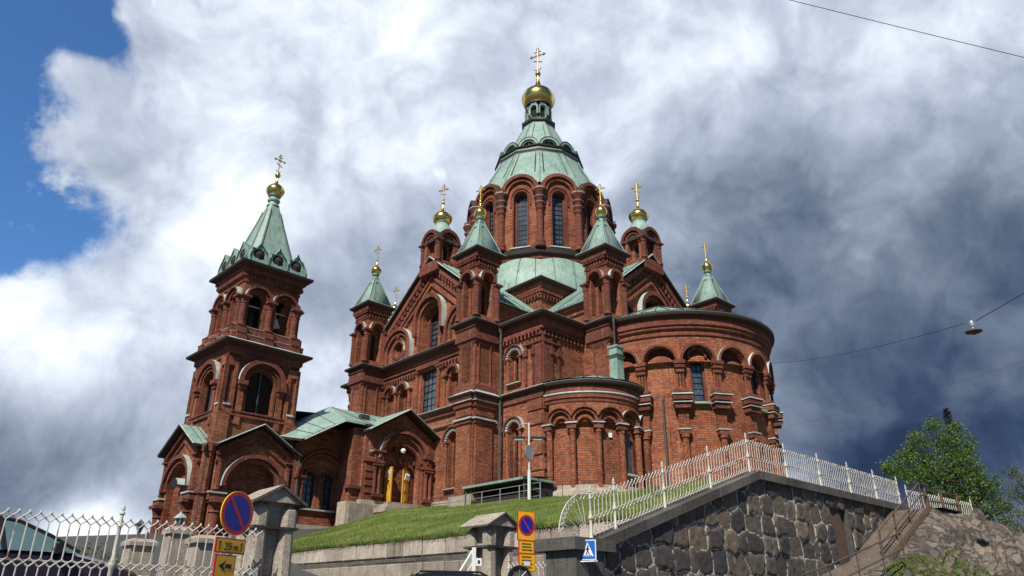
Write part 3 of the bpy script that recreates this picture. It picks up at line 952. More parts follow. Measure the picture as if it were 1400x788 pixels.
# arm roofs: gabled copper roofs from the central block to the fronts
for sd in range(4):
    rf = MB()
    F = SF(sd, 0)
    for sg in (-1, 1):
        A = [(0, 28.05), (sg * 7.45, 28.05 - .8 * 7.45)]
        o0, o1 = (6.5, 13.45)
        up = [F(A[0][0], A[0][1], o0), F(A[0][0], A[0][1], o1), F(A[1][0], A[1][1], o1), F(A[1][0], A[1][1], o0)]
        if sg > 0: up = up[::-1]
        rf.face(up, 'copper')
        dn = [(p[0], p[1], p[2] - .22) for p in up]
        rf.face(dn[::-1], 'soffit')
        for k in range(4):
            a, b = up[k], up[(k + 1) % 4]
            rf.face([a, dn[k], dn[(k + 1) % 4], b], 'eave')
        # light flashing along the rake and seams
        for k in range(13):
            dd = 7.3 + k * .5
            rf.tube(F(0, 28.09, dd), F(sg * 7.42, 28.09 - .8 * 7.42, dd), .028, 'copper_dark' if k % 4 == 0 else 'copper', 4)
        rf.tube(F(0, 27.98, 13.47), F(sg * 7.45, 27.98 - .8 * 7.45, 13.47), .045, 'ledge', 4)
        rf.tube(F(sg * 7.42, 28.05 - .8 * 7.42 - .1, 7), F(sg * 7.42, 28.05 - .8 * 7.42 - .1, 13.4), .06, 'ledge', 5)
        # side walls of the arm above the corner blocks
        G_ = SF((sd + (1 if sg > 0 else 3)) % 4, 7.0)
        s2 = -1 if sg > 0 else 1
        u0, u1 = (min(s2 * 6.9, s2 * 12.9), max(s2 * 6.9, s2 * 12.9))
        rf.wall(G_, u0, u1, 19.0, 22.25, [], 'brick')
        rf.fbox(G_, u0, u1, 21.2, 21.4, 0, .15, 'brick_trim')
        rf.fbox(G_, u0, u1, 21.75, 22.2, 0, .28, 'brick_trim')
    rf.build('arm_roof', CATH)

# windows of the nave fronts
for sd in (0, 1):
    Fu = SF(sd, WA); Fl = SF(sd, 13.3); Fb = SF(sd, 12.5)
    window_obj(nave_o, Fu, 0.05, 1.86, 19.97, 22.3, -.85, 3, 7)
    if sd == 0:
        window_obj(nave_o, Fu, 0.1, 2.06, 14.57, 18.0, -.40, 4, 6, False)
        for c in (-5.15, -3.35, 3.35, 5.15): window_obj(nave_o, Fu, c, .6, 14.92, 16.6, -.7, 2, 5)
        window_obj(nave_o, Fl, 4.1, .78, 8.37, 11.5, -.6, 2, 7)
        window_obj(nave_o, Fb, 9.75, .64, 15.02, 16.65, -.55, 2, 5)
        window_obj(nave_o, Fb, 9.75, .64, 8.47, 11.45, -.55, 2, 8)

# ---- corner turrets
def pier_plan(h, nt):
    """square with notched corners"""
    return [(-h, -h + nt), (-h + nt, -h + nt), (-h + nt, -h), (h - nt, -h), (h - nt, -h + nt), (h, -h + nt), (h, h - nt), (h - nt, h - nt), (h - nt, h), (-h + nt, h), (-h + nt, h - nt), (-h, h - nt)]


def chamf(h, c):
    return [(-h + c, -h), (h - c, -h), (h, -h + c), (h, h - c), (h - c, h), (-h + c, h), (-h, h - c), (-h, -h + c)]


def make_turret():
    root = empty('corner_turret', (0, 0, 0), 0, CATH)
    mb = MB()
    mb.box(-1.12, 1.12, -1.12, 1.12, ZG, 7.15, 'granite')
    mb.prism(pier_plan(1.02, .26), 7.0, 12.5, 'brick', bottom=False)
    mb.cornice(pier_plan(1.02, .26), [(0, 11.9, 'brick_trim'), (.1, 11.95, 'brick_trim'), (.1, 12.1, 'brick_trim'), (.2, 12.2, 'ledge'), (.2, 12.32, 'ledge'), (0, 12.36, 'brick_trim')])
    mb.prism(pier_plan(1.08, .26), 12.5, 13.3, 'brick', bottom=False)
    mb.cornice(pier_plan(1.08, .24), [(0, 13.0, 'brick_trim'), (.12, 13.1, 'brick_trim'), (.12, 13.35, 'brick_trim'), (.25, 13.45, 'ledge'), (.25, 13.52, 'brick_trim'), (.3, 13.7, 'soffit'), (.42, 13.86, 'eave'), (.42, 13.97, 'ledge'), (-.1, 14.3, 'ledge')])
    mb.prism(square(1.05), 14.1, 14.7, 'brick_trim', bottom=False)
    mb.prism(square(1.05), 14.7, 14.9, 'brick_trim', 'brick_trim', chamf(.92, .3), bottom=False)
    mb.prism(chamf(.9, .28), 14.8, 17.75, 'brick', bottom=False)
    for s1 in (-1, 1):
        for s2 in (-1, 1):
            for q in ((.90, .55), (.55, .90)):
                x, y = s1 * q[0], s2 * q[1]
                mb.lathe(x, y, [(.15, 14.75), (.15, 14.95), (.085, 15.0), (.085, 17.5), (.14, 17.75)], 'brick_trim', 8)
    # spreading from the chamfered shaft back to the square
    c0, c1 = chamf(.9, .28), [(-1.02, -1.02), (1.02, -1.02), (1.02, -1.02), (1.02, 1.02), (1.02, 1.02), (-1.02, 1.02), (-1.02, 1.02), (-1.02, -1.02)]
    mb.prism(c0, 17.45, 17.85, 'brick_trim', None, c1, bottom=False)
    mb.prism(square(1.02), 17.85, 18.6, 'brick_trim', bottom=False)
    mb.cornice(square(1.02), [(0, 17.95, 'brick_trim'), (.12, 18.0, 'brick_trim'), (.12, 18.2, 'brick_trim')] + CORN(19.42, .42, .85)[1:])
    # belfry stage
    mb.prism(square(1.15), 19.4, 19.75, 'brick_trim', 'ledge', square(1.05))
    h = .98
    for k in range(4):
        F = PF(*[(0, -h), (h, 0), (0, h), (-h, 0)][k], 90 * k)
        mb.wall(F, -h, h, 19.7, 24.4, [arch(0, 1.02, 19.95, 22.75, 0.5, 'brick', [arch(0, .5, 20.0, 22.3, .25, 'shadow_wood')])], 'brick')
        mb.ring(F, 0, 22.8, .56, .80, -.05, .26, 'brick_trim', 'ledge', n=14)
        dentils(mb, F, -h, h, 23.9, 24.12, 0, .14, .13, .14)
        dentils(mb, F, -h - .1, h + .1, 24.25, 24.42, 0, .24, .11, .12)
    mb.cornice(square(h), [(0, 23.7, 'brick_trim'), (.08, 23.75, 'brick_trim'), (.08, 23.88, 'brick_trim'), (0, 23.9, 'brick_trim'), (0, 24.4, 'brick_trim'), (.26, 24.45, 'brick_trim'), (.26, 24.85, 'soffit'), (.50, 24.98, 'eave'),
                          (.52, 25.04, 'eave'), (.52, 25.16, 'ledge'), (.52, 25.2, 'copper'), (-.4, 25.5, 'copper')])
    mb.build('pier', root)
    for s1 in (-1, 1):
        for s2 in (-1, 1):
            cm = MB(); column(cm, 0, 0, 0, 2.95, .21, 'brick_trim', 10, .6, .3)
            cm.build('column', root, (s1 * 1.0, s2 * 1.0, 19.75))
    sp = MB()
    sp.prism(square(1.48), 25.16, 25.22, 'copper', None, square(1.46))
    sp.prism(square(1.46), 25.2, 25.34, 'copper', None, square(1.20), bottom=False)
    sp.prism(square(1.20), 25.34, 28.15, 'copper', None, square(.20), bottom=False)
    for s1 in (-1, 1):
        for s2 in (-1, 1):
            sp.tube((s1 * 1.20, s2 * 1.20, 25.36), (s1 * .2, s2 * .2, 28.2), .05, 'copper', 5)
    for k in range(4):   # raised panels on the slopes
        a = R(90 * k)
        def S(u, t):
            hh = 1.20 + (.20 - 1.20) * t
            x, y, z = u * hh, -hh - .03, 25.34 + 2.81 * t
            return (x * math.cos(a) - y * math.sin(a), x * math.sin(a) + y * math.cos(a), z)
        for (u, t), (u2, t2) in (((-.5, .1), (-.5, .8)), ((-.5, .8), (.1, .8))):
            sp.tube(S(u, t), S(u2, t2), .035, 'copper_dark', 4)
    sp.lathe(0, 0, [(.30, 28.05), (.30, 28.12), (.20, 28.15), (.2, 28.36), (.3, 28.4), (.34, 28.5), (.28, 28.6)], 'copper', 14)
    sp.build('spire', root)
    f = empty('finial', (0, 0, 0), 0, root)
    return root, f


def make_finial_into(f, *a, **k):
    finial(f, *a, **k)


troot, tf = make_turret()
bpy.data.objects.remove(tf)
finial(troot, .50, 28.6, 1.35, .11, 1.35, 20.0, 20, .035)
tpos = [(TA, -TB), (TB, -TA), (-TA, -TB), (TB, TA), (-TB, -TA), (-TB, TA), (TA, TB), (-TA, TB)]
for i, (x, y) in enumerate(tpos):
    o = troot if i == 0 else copy_tree(troot, CATH)
    o.location = (x, y, 0)

# filler masonry tying the turrets to the fronts
for x, y in tpos:
    fl = MB()
    fl.box(min(x - .9, x * .80) if abs(x) > 10 and x > 0 else (x - .9), (x + .9) if not (abs(x) > 10 and x < 0) else max(x + .9, x * .80),
           min(y - .9, y * .80) if abs(y) > 10 and y > 0 else (y - .9), (y + .9) if not (abs(y) > 10 and y < 0) else max(y + .9, y * .80), ZG, 19.3, 'brick')
    fl.build('turret_bonding', CATH)


# ---- domed turrets riding the gable tops
def make_gable_turret():
    root = empty('gable_turret', (0, 0, 0), 0, CATH)
    mb = MB(); h = 1.08; zs = 29.35
    mb.box(-1.25, 1.25, -1.25, 1.25, 26.4, 27.35, 'brick_trim', 'ledge')
    for k in range(4):
        F = PF(*[(0, -h), (h, 0), (0, h), (-h, 0)][k], 90 * k)
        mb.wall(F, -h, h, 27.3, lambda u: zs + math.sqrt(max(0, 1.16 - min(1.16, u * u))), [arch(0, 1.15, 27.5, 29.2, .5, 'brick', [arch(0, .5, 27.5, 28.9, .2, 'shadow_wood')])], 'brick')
        mb.ring(F, 0, zs, .86, 1.16, -1.1, .24, 'brick_trim', 'copper_dark', n=16)
        mb.ring(F, 0, zs - .05, .62, .80, -.05, .10, 'brick_trim', n=14)
    mb.build('drum', root)
    for s1 in (-1, 1):
        for s2 in (-1, 1):
            cm = MB(); column(cm, 0, 0, 0, 2.05, .20, 'brick_trim', 10, .55, .25)
            cm.build('column', root, (s1 * 1.08, s2 * 1.08, 27.35))
    d = MB()
    d.lathe(0, 0, [(1.04, 29.6), (1.06, 30.1), (1.0, 30.5), (.86, 30.95), (.72, 31.2), (.66, 31.3), (.60, 31.5), (.66, 31.56), (.62, 31.66)], 'copper', 20)
    d.build('cupola', root)
    finial(root, .88, 31.6, 2.0, .17, 1.75, 20.0, 24, .045)
    return root
gt = make_gable_turret()
for i, (x, y) in enumerate([(0, -12.27), (12.27, 0), (0, 12.27), (-12.27, 0)]):
    o = gt if i == 0 else copy_tree(gt, CATH)
    o.location = (x, y, 0)

# ---- central drum, dome and lantern
drum = empty('central_drum', (0, 0, 0), 0, CATH)
dm = MB()
RV = 7.0
def ngon(r, n=12, off=0.0):
    return [(r * math.cos(R(45 + off) + 2 * PI * i / n), r * math.sin(R(45 + off) + 2 * PI * i / n)) for i in range(n)]
dm.cornice(ngon(RV), [(-.1, 28.4, 'brick'), (.05, 28.45, 'brick'), (.05, 28.9, 'brick_trim'), (.12, 28.95, 'brick_trim'), (.12, 29.3, 'soffit'), (.38, 29.42, 'eave'), (.40, 29.5, 'eave'),
                     (.40, 29.6, 'ledge'), (.25, 29.68, 'eave'), (.25, 30.0, 'brick_trim'), (.02, 30.05, 'ledge'), (-.05, 30.1, 'brick')])
wins = []
for i in range(12):
    a = 45 + 15 + 30 * i                        # direction of the face normal
    rad = RV * math.cos(R(15))
    F = PF(rad * math.cos(R(a)), rad * math.sin(R(a)), a + 90)
    hw = RV * math.sin(R(15))
    dm.wall(F, -hw, hw, 30.0, lambda u: 36.05 + math.sqrt(max(0, hw * hw - u * u)),
            [arch(0, 1.30, 30.25, 35.45, .4, 'brick_trim', [arch(0, 1.0, 30.35, 35.4, .25, 'dark')])], 'brick')
    dm.ring(F, 0, 36.0, 1.44, 1.76, -3.2, .46, 'brick_trim', 'copper_dark', n=20)
    dm.ring(F, 0, 35.95, 1.16, 1.42, -.05, .26, 'brick', n=18)
    dm.ring(F, 0, 35.5, .86, 1.02, -.05, .12, 'brick_trim', n=18, leg=1.0)
    dm.ring(F, 0, 35.45, .66, .78, -.05, .10, 'brick_trim', n=16, leg=5.1)
    dm.fbox(F, -.95, .95, 30.12, 30.22, 0, .26, 'ledge')
    wins.append((F, a))
dm_o = dm.build('drum_wall', drum)
for F, a in wins:
    d = (a + 360) % 360
    window_obj(drum, F, 0, .98, 30.37, 35.38, -.60, 3, 11, bar=.045)
for i in range(12):
    a = R(45 + 30 * i)
    cm = MB()
    r = .30
    cm.lathe(0, 0, [(.5, 0), (.5, .22), (.42, .3), (.46, .55), (.40, .7), (.34, .85), (r, .95), (r, 3.7), (.36, 3.78), (.40, 3.9), (.32, 4.0), (.36, 4.3), (.46, 4.45, 'ledge'), (.48, 4.5), (.34, 4.62), (.4, 4.85), (.52, 5.05, 'ledge'), (.54, 5.1),
                    (.42, 5.2), (.5, 5.5), (.64, 5.7), (.66, 5.85, 'ledge'), (.66, 5.93)], 'brick_trim', 14)
    cm.prism(square(.5), 5.9, 6.12, 'brick_trim', 'copper_dark')
    cm.build('column', drum, ((RV + .12) * math.cos(a), (RV + .12) * math.sin(a), 30.05), a)
dome = MB()
prof = [(6.95, 36.9), (6.70, 37.6), (6.28, 38.5), (5.72, 39.6), (5.10, 40.8), (4.75, 41.5), (4.58, 41.95)]
for k in range(len(prof) - 1):
    dome.prism(ngon(prof[k][0]), prof[k][1], prof[k + 1][1], 'copper', None, ngon(prof[k + 1][0]), bottom=False)
for i in range(12):
    a = R(45 + 30 * i); ca, sa = math.cos(a), math.sin(a)
    for k in range(len(prof) - 1):
        dome.tube((prof[k][0] * ca, prof[k][0] * sa, prof[k][1]), (prof[k + 1][0] * ca, prof[k + 1][0] * sa, prof[k + 1][1]), .09, 'copper', 5)
    # framed panels
    for off in (-11.0, 11.0):
        b = a + R(15 + off); f = math.cos(R(15)) / math.cos(R(off))
        for k in range(2, len(prof) - 1):
            t = .9 if k == len(prof) - 2 else 1.0
            p0, p1 = prof[k], prof[k + 1]
            r1 = p0[0] + (p1[0] - p0[0]) * t; z1 = p0[1] + (p1[1] - p0[1]) * t
            dome.tube((p0[0] * f * math.cos(b), p0[0] * f * math.sin(b), p0[1] + .02), (r1 * f * math.cos(b), r1 * f * math.sin(b), z1 + .02), .06, 'copper_dark', 4)
dome.cornice(ngon(4.42), [(0, 41.75, 'copper'), (.14, 41.85, 'copper'), (.14, 42.05, 'copper_dark'), (.20, 42.2, 'copper_dark'), (.20, 42.35, 'copper'), (.10, 42.42, 'copper'), (.10, 42.55, 'eave'), (.22, 42.68, 'eave'), (.24, 42.84, 'copper'), (-.6, 42.96, 'copper')])
# crown of small arched dormers
for i in range(12):
    a = 60 + 30 * i
    rr = 4.3 * math.cos(R(15))
    F = PF(rr * math.cos(R(a)), rr * math.sin(R(a)), a + 90)
    dome.ring(F, 0, 42.95, .80, 1.04, -1.4, .0, 'copper', 'copper', n=14)
    dome.ring(F, 0, 42.95, 1.04, 1.09, -1.4, .04, 'copper_dark', 'copper_dark', n=14)
    dome.ring(F, 0, 42.95, .60, .80, -1.4, -.12, 'copper_dark', 'copper', n=12)
    dome.wall(F, -.62, .62, 42.85, lambda u: 42.95 + math.sqrt(max(0, .3844 - u * u)), [], 'copper_dark', -.5)
    dome.fbox(F, -.06, .06, 42.85, 43.48, -.5, -.3, 'copper')
prof2 = [(3.95, 42.85), (3.25, 44.3), (2.75, 45.4), (2.3, 46.4), (1.82, 47.35)]
for k in range(len(prof2) - 1):
    dome.prism(ngon(prof2[k][0], 8, 22.5), prof2[k][1], prof2[k + 1][1], 'copper', None, ngon(prof2[k + 1][0], 8, 22.5), bottom=False)
for i in range(8):
    for off in (-14, 0, 14):
        b = R(45 + 45 * i + off) + (R(22.5) if False else 0); f = math.cos(R(22.5)) / math.cos(R(22.5) if off == 0 else R(off))
        b = R(45 + 22.5 + 45 * i + 22.5 + off); f = math.cos(R(22.5)) / math.cos(R(off))
        for k in range(len(prof2) - 1):
            p0, p1 = prof2[k], prof2[k + 1]
            if off != 0:
                dome.tube((p0[0] * f * math.cos(b), p0[0] * f * math.sin(b), p0[1] + .02), (p1[0] * f * math.cos(b), p1[0] * f * math.sin(b), p1[1] + .02), .045, 'copper_dark', 4)
dome.cornice(ngon(1.62, 8, 22.5), [(.1, 47.2, 'copper'), (.16, 47.35, 'copper'), (.08, 47.5, 'copper'), (.08, 47.72, 'copper_dark'), (.26, 47.86, 'copper_dark'), (.28, 47.95, 'copper_dark'), (.28, 48.1, 'copper'), (-.3, 48.2, 'copper')])
dome.build('dome_roof', drum)
lan = MB()
for i in range(8):
    a = 45 + 22.5 + 45 * i + 0
    rad = 1.40 * math.cos(R(22.5))
    F = PF(rad * math.cos(R(a)), rad * math.sin(R(a)), a + 90)
    hw = 1.4 * math.sin(R(22.5))
    lan.wall(F, -hw, hw, 48.0, 50.7, [arch(0, .60, 48.4, 49.75, .25, 'dark')], 'copper')
    lan.ring(F, 0, 49.75, .36, .50, -.05, .09, 'copper', 'copper', n=12, leg=.8)
    lan.ring(F, 0, 49.75, .54, .60, -.05, .05, 'copper_dark', n=12)
lan.lathe(0, 0, [(1.3, 50.5), (1.45, 50.55), (1.45, 50.68), (1.15, 50.8)], 'copper_dark', 24)
lan.build('lantern', drum)
finial(drum, 1.84, 50.6, 4.45, .34, 3.3, 20.0, 36, .07)

# ---- main apse
AC, AR = 14.2, 7.37
SP = 20.375
T0 = math.degrees(1.23682848)              # angle of the first capital, from the right front towards the left front
apse = MB()
F0 = CF(AC, 0, AR, 0)
def ua(deg): return R(-deg) * AR          # angle measured from +x towards -y
step = R(3.4) * AR
u0, u1 = ua(90), ua(-90)
bays = [T0 - SP * (i + .5) for i in range(-1, 8)]
hw = R(SP) * AR / 2
rin = hw - .24
ops = []
for i, th in enumerate(bays):
    c = ua(th)
    kids = []
    if i in (2, 4, 6):
        kids = [arch(c, 1.02, 13.2, 16.3, .14, 'brick_trim', [arch(c, .78, 13.3, 16.25, .25, 'dark')])]
    ops.append(dict(a=c - rin, b=c + rin, lo=lambda u: ZG, hi=(lambda cc: lambda u: 15.95 + math.sqrt(max(0, rin * rin - (u - cc) ** 2)))(c), depth=.32, back='brick', kids=kids, round=True))
# capitals carry the arches: below 15.2 the piers are the slim columns, so open the wall there
apse.wall(F0, u0, u1, 15.9, 19.0, [dict(o, lo=(lambda u: 15.9)) if False else o for o in []], 'brick', -.33, step)
apse.wall(F0, u0, u1, 15.9, 18.9, [dict(a=o['a'], b=o['b'], lo=(lambda u: 15.9), hi=o['hi'], depth=.33, back=None, kids=[], round=True) for o in ops], 'brick', .0, step)
back_ops = []
for i, th in enumerate(bays):
    if i in (2, 4, 6):
        c = ua(th)
        back_ops.append(arch(c, 1.06, 13.15, 16.25, .16, 'brick_trim', [arch(c, .80, 13.25, 16.2, .25, 'dark')]))
apse.wall(F0, u0, u1, ZG, 19.0, back_ops, 'brick', -.34, step)
for i, th in enumerate(bays):
    c = ua(th)
    apse.ring(F0, c, 15.95, rin, rin + .17, -.33, .20, 'brick_trim', 'ledge', n=22)
    if i in (2, 4, 6):
        apse.ring(F0, c, 16.25, .56, .72, -.36, -.20, 'brick_trim', n=14)
        apse.fbox(F0, c - .62, c + .62, 12.95, 13.1, -.4, -.0, 'copper', 'ledge', 0.4)
for i in range(9):
    th = T0 - SP * (i - 1) - SP * 0
    if abs(th) > 91: continue
    c = ua(th)
    p = F0(c, 0, 0); ang = c / AR + PI / 2
    # capital under the springing
    apse.fbox(F0, c - .40, c + .40, 15.72, 15.95, -.33, .24, 'brick_trim', 'ledge')
    apse.fbox(F0, c - .34, c + .34, 15.45, 15.72, -.33, .16, 'brick_trim')
    apse.fbox(F0, c - .28, c + .28, 15.15, 15.45, -.33, .06, 'brick_trim')
    for q in (-.20, 0, .20):
        pp = F0(c + q, 0, -.12); apse.lathe(pp[0], pp[1], [(.14, 13.95), (.14, 14.1), (.085, 14.15), (.085, 15.15), (.13, 15.3)], 'brick', 8)
    # stepped console
    apse.fbox(F0, c - .48, c + .48, 13.72, 13.92, -.36, .20, 'brick_trim', 'ledge')
    apse.fbox(F0, c - .66, c + .66, 13.50, 13.58, -.36, .50, 'ledge', 'ledge')
    apse.fbox(F0, c - .60, c + .60, 13.15, 13.50, -.36, .42, 'brick_trim')
    apse.fbox(F0, c - .60, c + .60, 12.97, 13.02, -.36, .43, 'ledge', 'ledge')
    apse.fbox(F0, c - .50, c + .50, 12.62, 12.95, -.36, .28, 'brick_trim')
    apse.fbox(F0, c - .34, c + .34, 11.3, 12.62, -.36, -.06, 'brick')
    apse.fbox(F0, c - .42, c + .42, 11.2, 11.27, -.36, .16, 'ledge', 'ledge')
    apse.fbox(F0, c - .36, c + .36, 10.9, 11.2, -.36, .10, 'brick_trim')
    pp = F0(c, 0, -.12)
    apse.lathe(pp[0], pp[1], [(.22, 6.5), (.22, 10.6), (.3, 10.7), (.3, 10.9)], 'brick', 10)
NA = 54
pth = [F0(ua(96 - 192 * i / NA), 0, 0)[:2] for i in range(NA + 1)]
apse.cornice(pth, [(-.02, 17.75, 'brick_trim'), (.10, 17.78, 'brick_trim'), (.10, 17.92, 'brick_trim'), (.02, 17.95, 'brick'), (.02, 18.1, 'brick_trim'), (.2, 18.25, 'brick_trim'), (.2, 18.4, 'brick_trim'), (.32, 18.5, 'brick_trim'),
                   (.32, 18.98, 'soffit'), (.62, 19.16, 'eave'), (.64, 19.24, 'eave'), (.64, 19.385, 'ledge'), (.64, 19.40, 'copper'), (-.3, 19.62, 'copper')], closed=False)
apse.cornice(pth, [(-.3, ZG, 'granite'), (.12, 7.0, 'granite'), (.12, 7.4, 'granite'), (-.3, 7.5, 'granite')], closed=False)
apse_o = apse.build('main_apse', CATH)
for i, th in enumerate(bays):
    if i in (2, 4, 6): window_obj(apse_o, F0, ua(th), .78, 13.27, 16.2, -.62, 2, 8)
ar = MB()
top = (AC - 1.3, 0.8, 23.6)
pts = [F0(ua(96 - 192 * i / NA), 19.5, .55) for i in range(NA + 1)]
for a, b in zip(pts, pts[1:]):
    ar.face([a, b, top], 'copper')
for p in pts[::2]:
    ar.tube((p[0], p[1], p[2] + .03), (top[0], top[1], top[2] + .03), .03, 'copper_dark', 4)
ar.build('apse_roof', CATH)

# ---- small side apse on the corner block
SC = (12.5, -8.3); SR = 4.0
sa = MB()
F1 = CF(SC[0], SC[1], SR, 0)
def us(deg): return R(-deg) * SR
stp = R(5) * SR
c_ang = [85 - 24 * i for i in range(-0, 8)]
ops = []
hw1 = R(24) * SR / 2
sa.wall(F1, us(90), us(-90), ZG, 13.4, [], 'brick', -.30, stp)
for i in range(7):
    c = us(85 - 24 * (i + .5))
    r1 = hw1 - .17
    ops.append(dict(a=c - r1, b=c + r1, lo=lambda u: 11.45, hi=(lambda cc: lambda u: 11.5 + math.sqrt(max(0, r1 * r1 - (u - cc) ** 2)))(c), depth=.31, back=None, kids=[], round=True))
    sa.ring(F1, c, 11.5, r1, r1 + .16, -.3, .10, 'brick_trim', 'ledge', n=14)
    sa.ring(F1, c, 11.5, r1 + .19, r1 + .26, -.05, .24, 'brick_trim', 'ledge', n=14, a0=20, a1=160)
    sa.ring(F1, c, 11.3, r1 - .2, r1, -.3, -.12, 'brick', n=12)
sa.wall(F1, us(90), us(-90), 11.45, 13.4, ops, 'brick', 0, stp)
for i in range(8):
    th = 85 - 24 * i
    c = us(th); pp = F1(c, 0, -.02)
    column(sa, pp[0], pp[1], 7.3, 11.5, .20, 'brick', 10, .75, .25, c / SR, 'brick_trim')
    sa.fbox(F1, c - .38, c + .38, 11.32, 11.40, -.3, .34, 'ledge', 'ledge')
    sa.fbox(F1, c - .30, c + .30, 11.0, 11.32, -.3, .24, 'brick_trim')
NS = 40
pth = [F1(us(90 - 180 * i / NS), 0, 0)[:2] for i in range(NS + 1)]
sa.cornice(pth, [(-.01, 12.75, 'brick_trim'), (.06, 12.8, 'brick_trim'), (.06, 12.95, 'brick_trim'), (.16, 13.05, 'brick_trim'), (.16, 13.3, 'ledge'), (.24, 13.34, 'ledge'), (.24, 13.42, 'brick_trim'), (.22, 13.78, 'soffit'),
                 (.46, 13.93, 'eave'), (.48, 14.0, 'eave'), (.48, 14.145, 'ledge'), (.48, 14.16, 'copper'), (-.3, 14.34, 'copper')], closed=False)
sa.cornice(pth, [(-.3, ZG, 'granite'), (.45, 6.4, 'granite'), (.45, 7.05, 'granite'), (.2, 7.15, 'granite'), (.2, 7.4, 'granite'), (-.3, 7.5, 'granite')], closed=False)
sa_o = sa.build('side_apse', CATH)
# small white plate
spn = MB(); cc_ = us(85 - 24 * 2.55); spn.fbox(F1, cc_ - .12, cc_ + .12, 10.5, 10.8, -.28, -.2, 'sign_white'); spn.build('wall_plate', sa_o)
# narrow window in the last bay
sw = MB()
F = F1
c = us(85 - 24 * 3.5)
sw.wall(F, c - .3, c + .3, 8.3, lambda u: 10.6 + math.sqrt(max(0, .09 - (u - c) ** 2)), [], 'glass', -.27)
sw.ring(F, c, 10.6, .3, .42, -.3, -.2, 'brick_trim', n=10, leg=2.3)
sw.fbox(F, c - .5, c + .5, 8.15, 8.27, -.3, 0, 'ledge', 'ledge')
sw.build('window', sa_o)
srf = MB()
tp = (12.55, -7.2, 16.0)
pts = [F1(us(90 - 180 * i / NS), 14.27, .45) for i in range(NS + 1)]
for a, b in zip(pts, pts[1:]): srf.face([a, b, tp], 'copper')
for p in pts[::3]: srf.tube((p[0], p[1], p[2] + .02), (tp[0], tp[1], tp[2] + .02), .025, 'copper_dark', 4)
srf.build('side_apse_roof', CATH)

# copper chimney box above the side apse, rain pipes
ch = MB()
cx, cy = 15.8, -8.6
ch.box(cx - .34, cx + .34, cy - .34, cy + .34, 13.9, 16.95, 'copper')
ch.cornice(square(.34, cx, cy), [(0, 16.1, 'copper'), (.1, 16.2, 'copper_dark'), (.1, 16.35, 'copper'), (.0, 16.4, 'copper')])
ch.cornice(square(.34, cx, cy), [(0, 16.85, 'copper'), (.08, 16.9, 'copper'), (.08, 17.02, 'copper'), (-.3, 17.15, 'copper')])
ch.build('copper_flue', CATH)
pp = MB()
def down(x, y, z0, z1, r=.09):
    pp2 = MB()
    pp2.tube((x, y, z0), (x, y, z1), r, 'pipe', 8)
    for z in range(int(z0) + 1, int(z1), 2): pp2.lathe(x, y, [(r * 1.3, z), (r * 1.3, z + .12)], 'pipe', 8)
    pp2.lathe(x, y, [(r, z1 - .5), (r * 2.2, z1 - .15), (r * 2.2, z1)], 'pipe', 8)
    pp2.build('rain_pipe', CATH)
down(8.72, -12.95, 7.0, 19.2)
down(15.5, -8.3, 17.0, 19.3, .05)
down(17.55, -5.3, 6.8, 13.9)
pk = MB(); pk.path([(17.75, -6.35, 7.0), (17.75, -6.35, 13.2), (17.7, -6.2, 13.5), (17.6, -5.9, 13.6), (17.5, -5.7, 13.4)], .08, 'pipe', 8); pk.build('rain_pipe', CATH)

# ---- bell tower
BT = empty('bell_tower', (-4.104, -25.99, 0), R(1.4), CATH)
bt = MB()
ZB = 2.2
# cross-shaped base: core plus four gabled arms
bt.box(-3.0, 3.0, -3.0, 3.0, ZB, 10.3, 'brick')
def BF(k, d):
    a = 90 * k
    t = (math.cos(R(a)), math.sin(R(a))); n = (t[1], -t[0])
    return PF(n[0] * d, n[1] * d, a)
base_roofs = []
for k in range(4):
    F = BF(k, 3.42)
    zt = lambda u: 11.15 - .60 * abs(u)
    # open porch arch with a deep recess; lunette closed below by masonry
    bt.wall(F, -2.62, 2.62, ZB, zt, [arch(0, 3.3, 3.0, 7.25, .75, 'brick', [disc(0.0, 7.15, .55, .3, 'dark')])], 'brick')
    for s_ in (-1, 1):
        G2 = BF(k, 0)
        q = [G2(s_ * 2.62, ZB, 3.0), G2(s_ * 2.62, ZB, 3.42), G2(s_ * 2.62, 9.6, 3.42), G2(s_ * 2.62, 9.6, 3.0)]
        bt.face(q, 'brick')
    bt.ring(F, 0, 7.25, 1.95, 2.2, -.05, .34, 'brick_trim', 'ledge', n=26)
    bt.ring(F, 0, 7.25, 1.66, 1.9, -.05, .16, 'brick_trim', 'ledge', n=26)
    for s_ in (-1, 1):
        # entablature over the columns
        a, b = (1.75, 2.95) if s_ > 0 else (-2.95, -1.75)
        bt.fbox(F, a, b, 6.75, 6.85, -.1, .42, 'ledge', 'ledge')
        bt.fbox(F, a + .06, b - .06, 6.35, 6.75, -.1, .34, 'brick_trim')
        p = F(s_ * 2.25, 0, .05)
        column(bt, p[0], p[1], 3.6, 6.4, .33, 'brick_trim', 12, .8, .4, R(90 * k))
        p = F(s_ * 2.35, 0, .02)
        column(bt, p[0], p[1], 7.0, 9.25, .19, 'brick_trim', 10, .5, .3, R(90 * k))
        def band(o0, o1, d, m):
            q = [(0, 11.2 - o0), (s_ * 2.7, 11.2 - .6 * 2.7 - o0), (s_ * 2.7, 11.2 - .6 * 2.7 - o1), (0, 11.2 - o1)]
            if s_ > 0: q = q[::-1]
            bt.face([F(x, y, d) for x, y in q], m)
            for i in range(4):
                x, y = q[i], q[(i + 1) % 4]
                bt.face([F(x[0], x[1], -.05), F(x[0], x[1], d), F(y[0], y[1], d), F(y[0], y[1], -.05)], m)
        band(0, .35, .24, 'brick_trim'); band(.75, .95, .12, 'brick_trim')
    base_roofs.append(F)
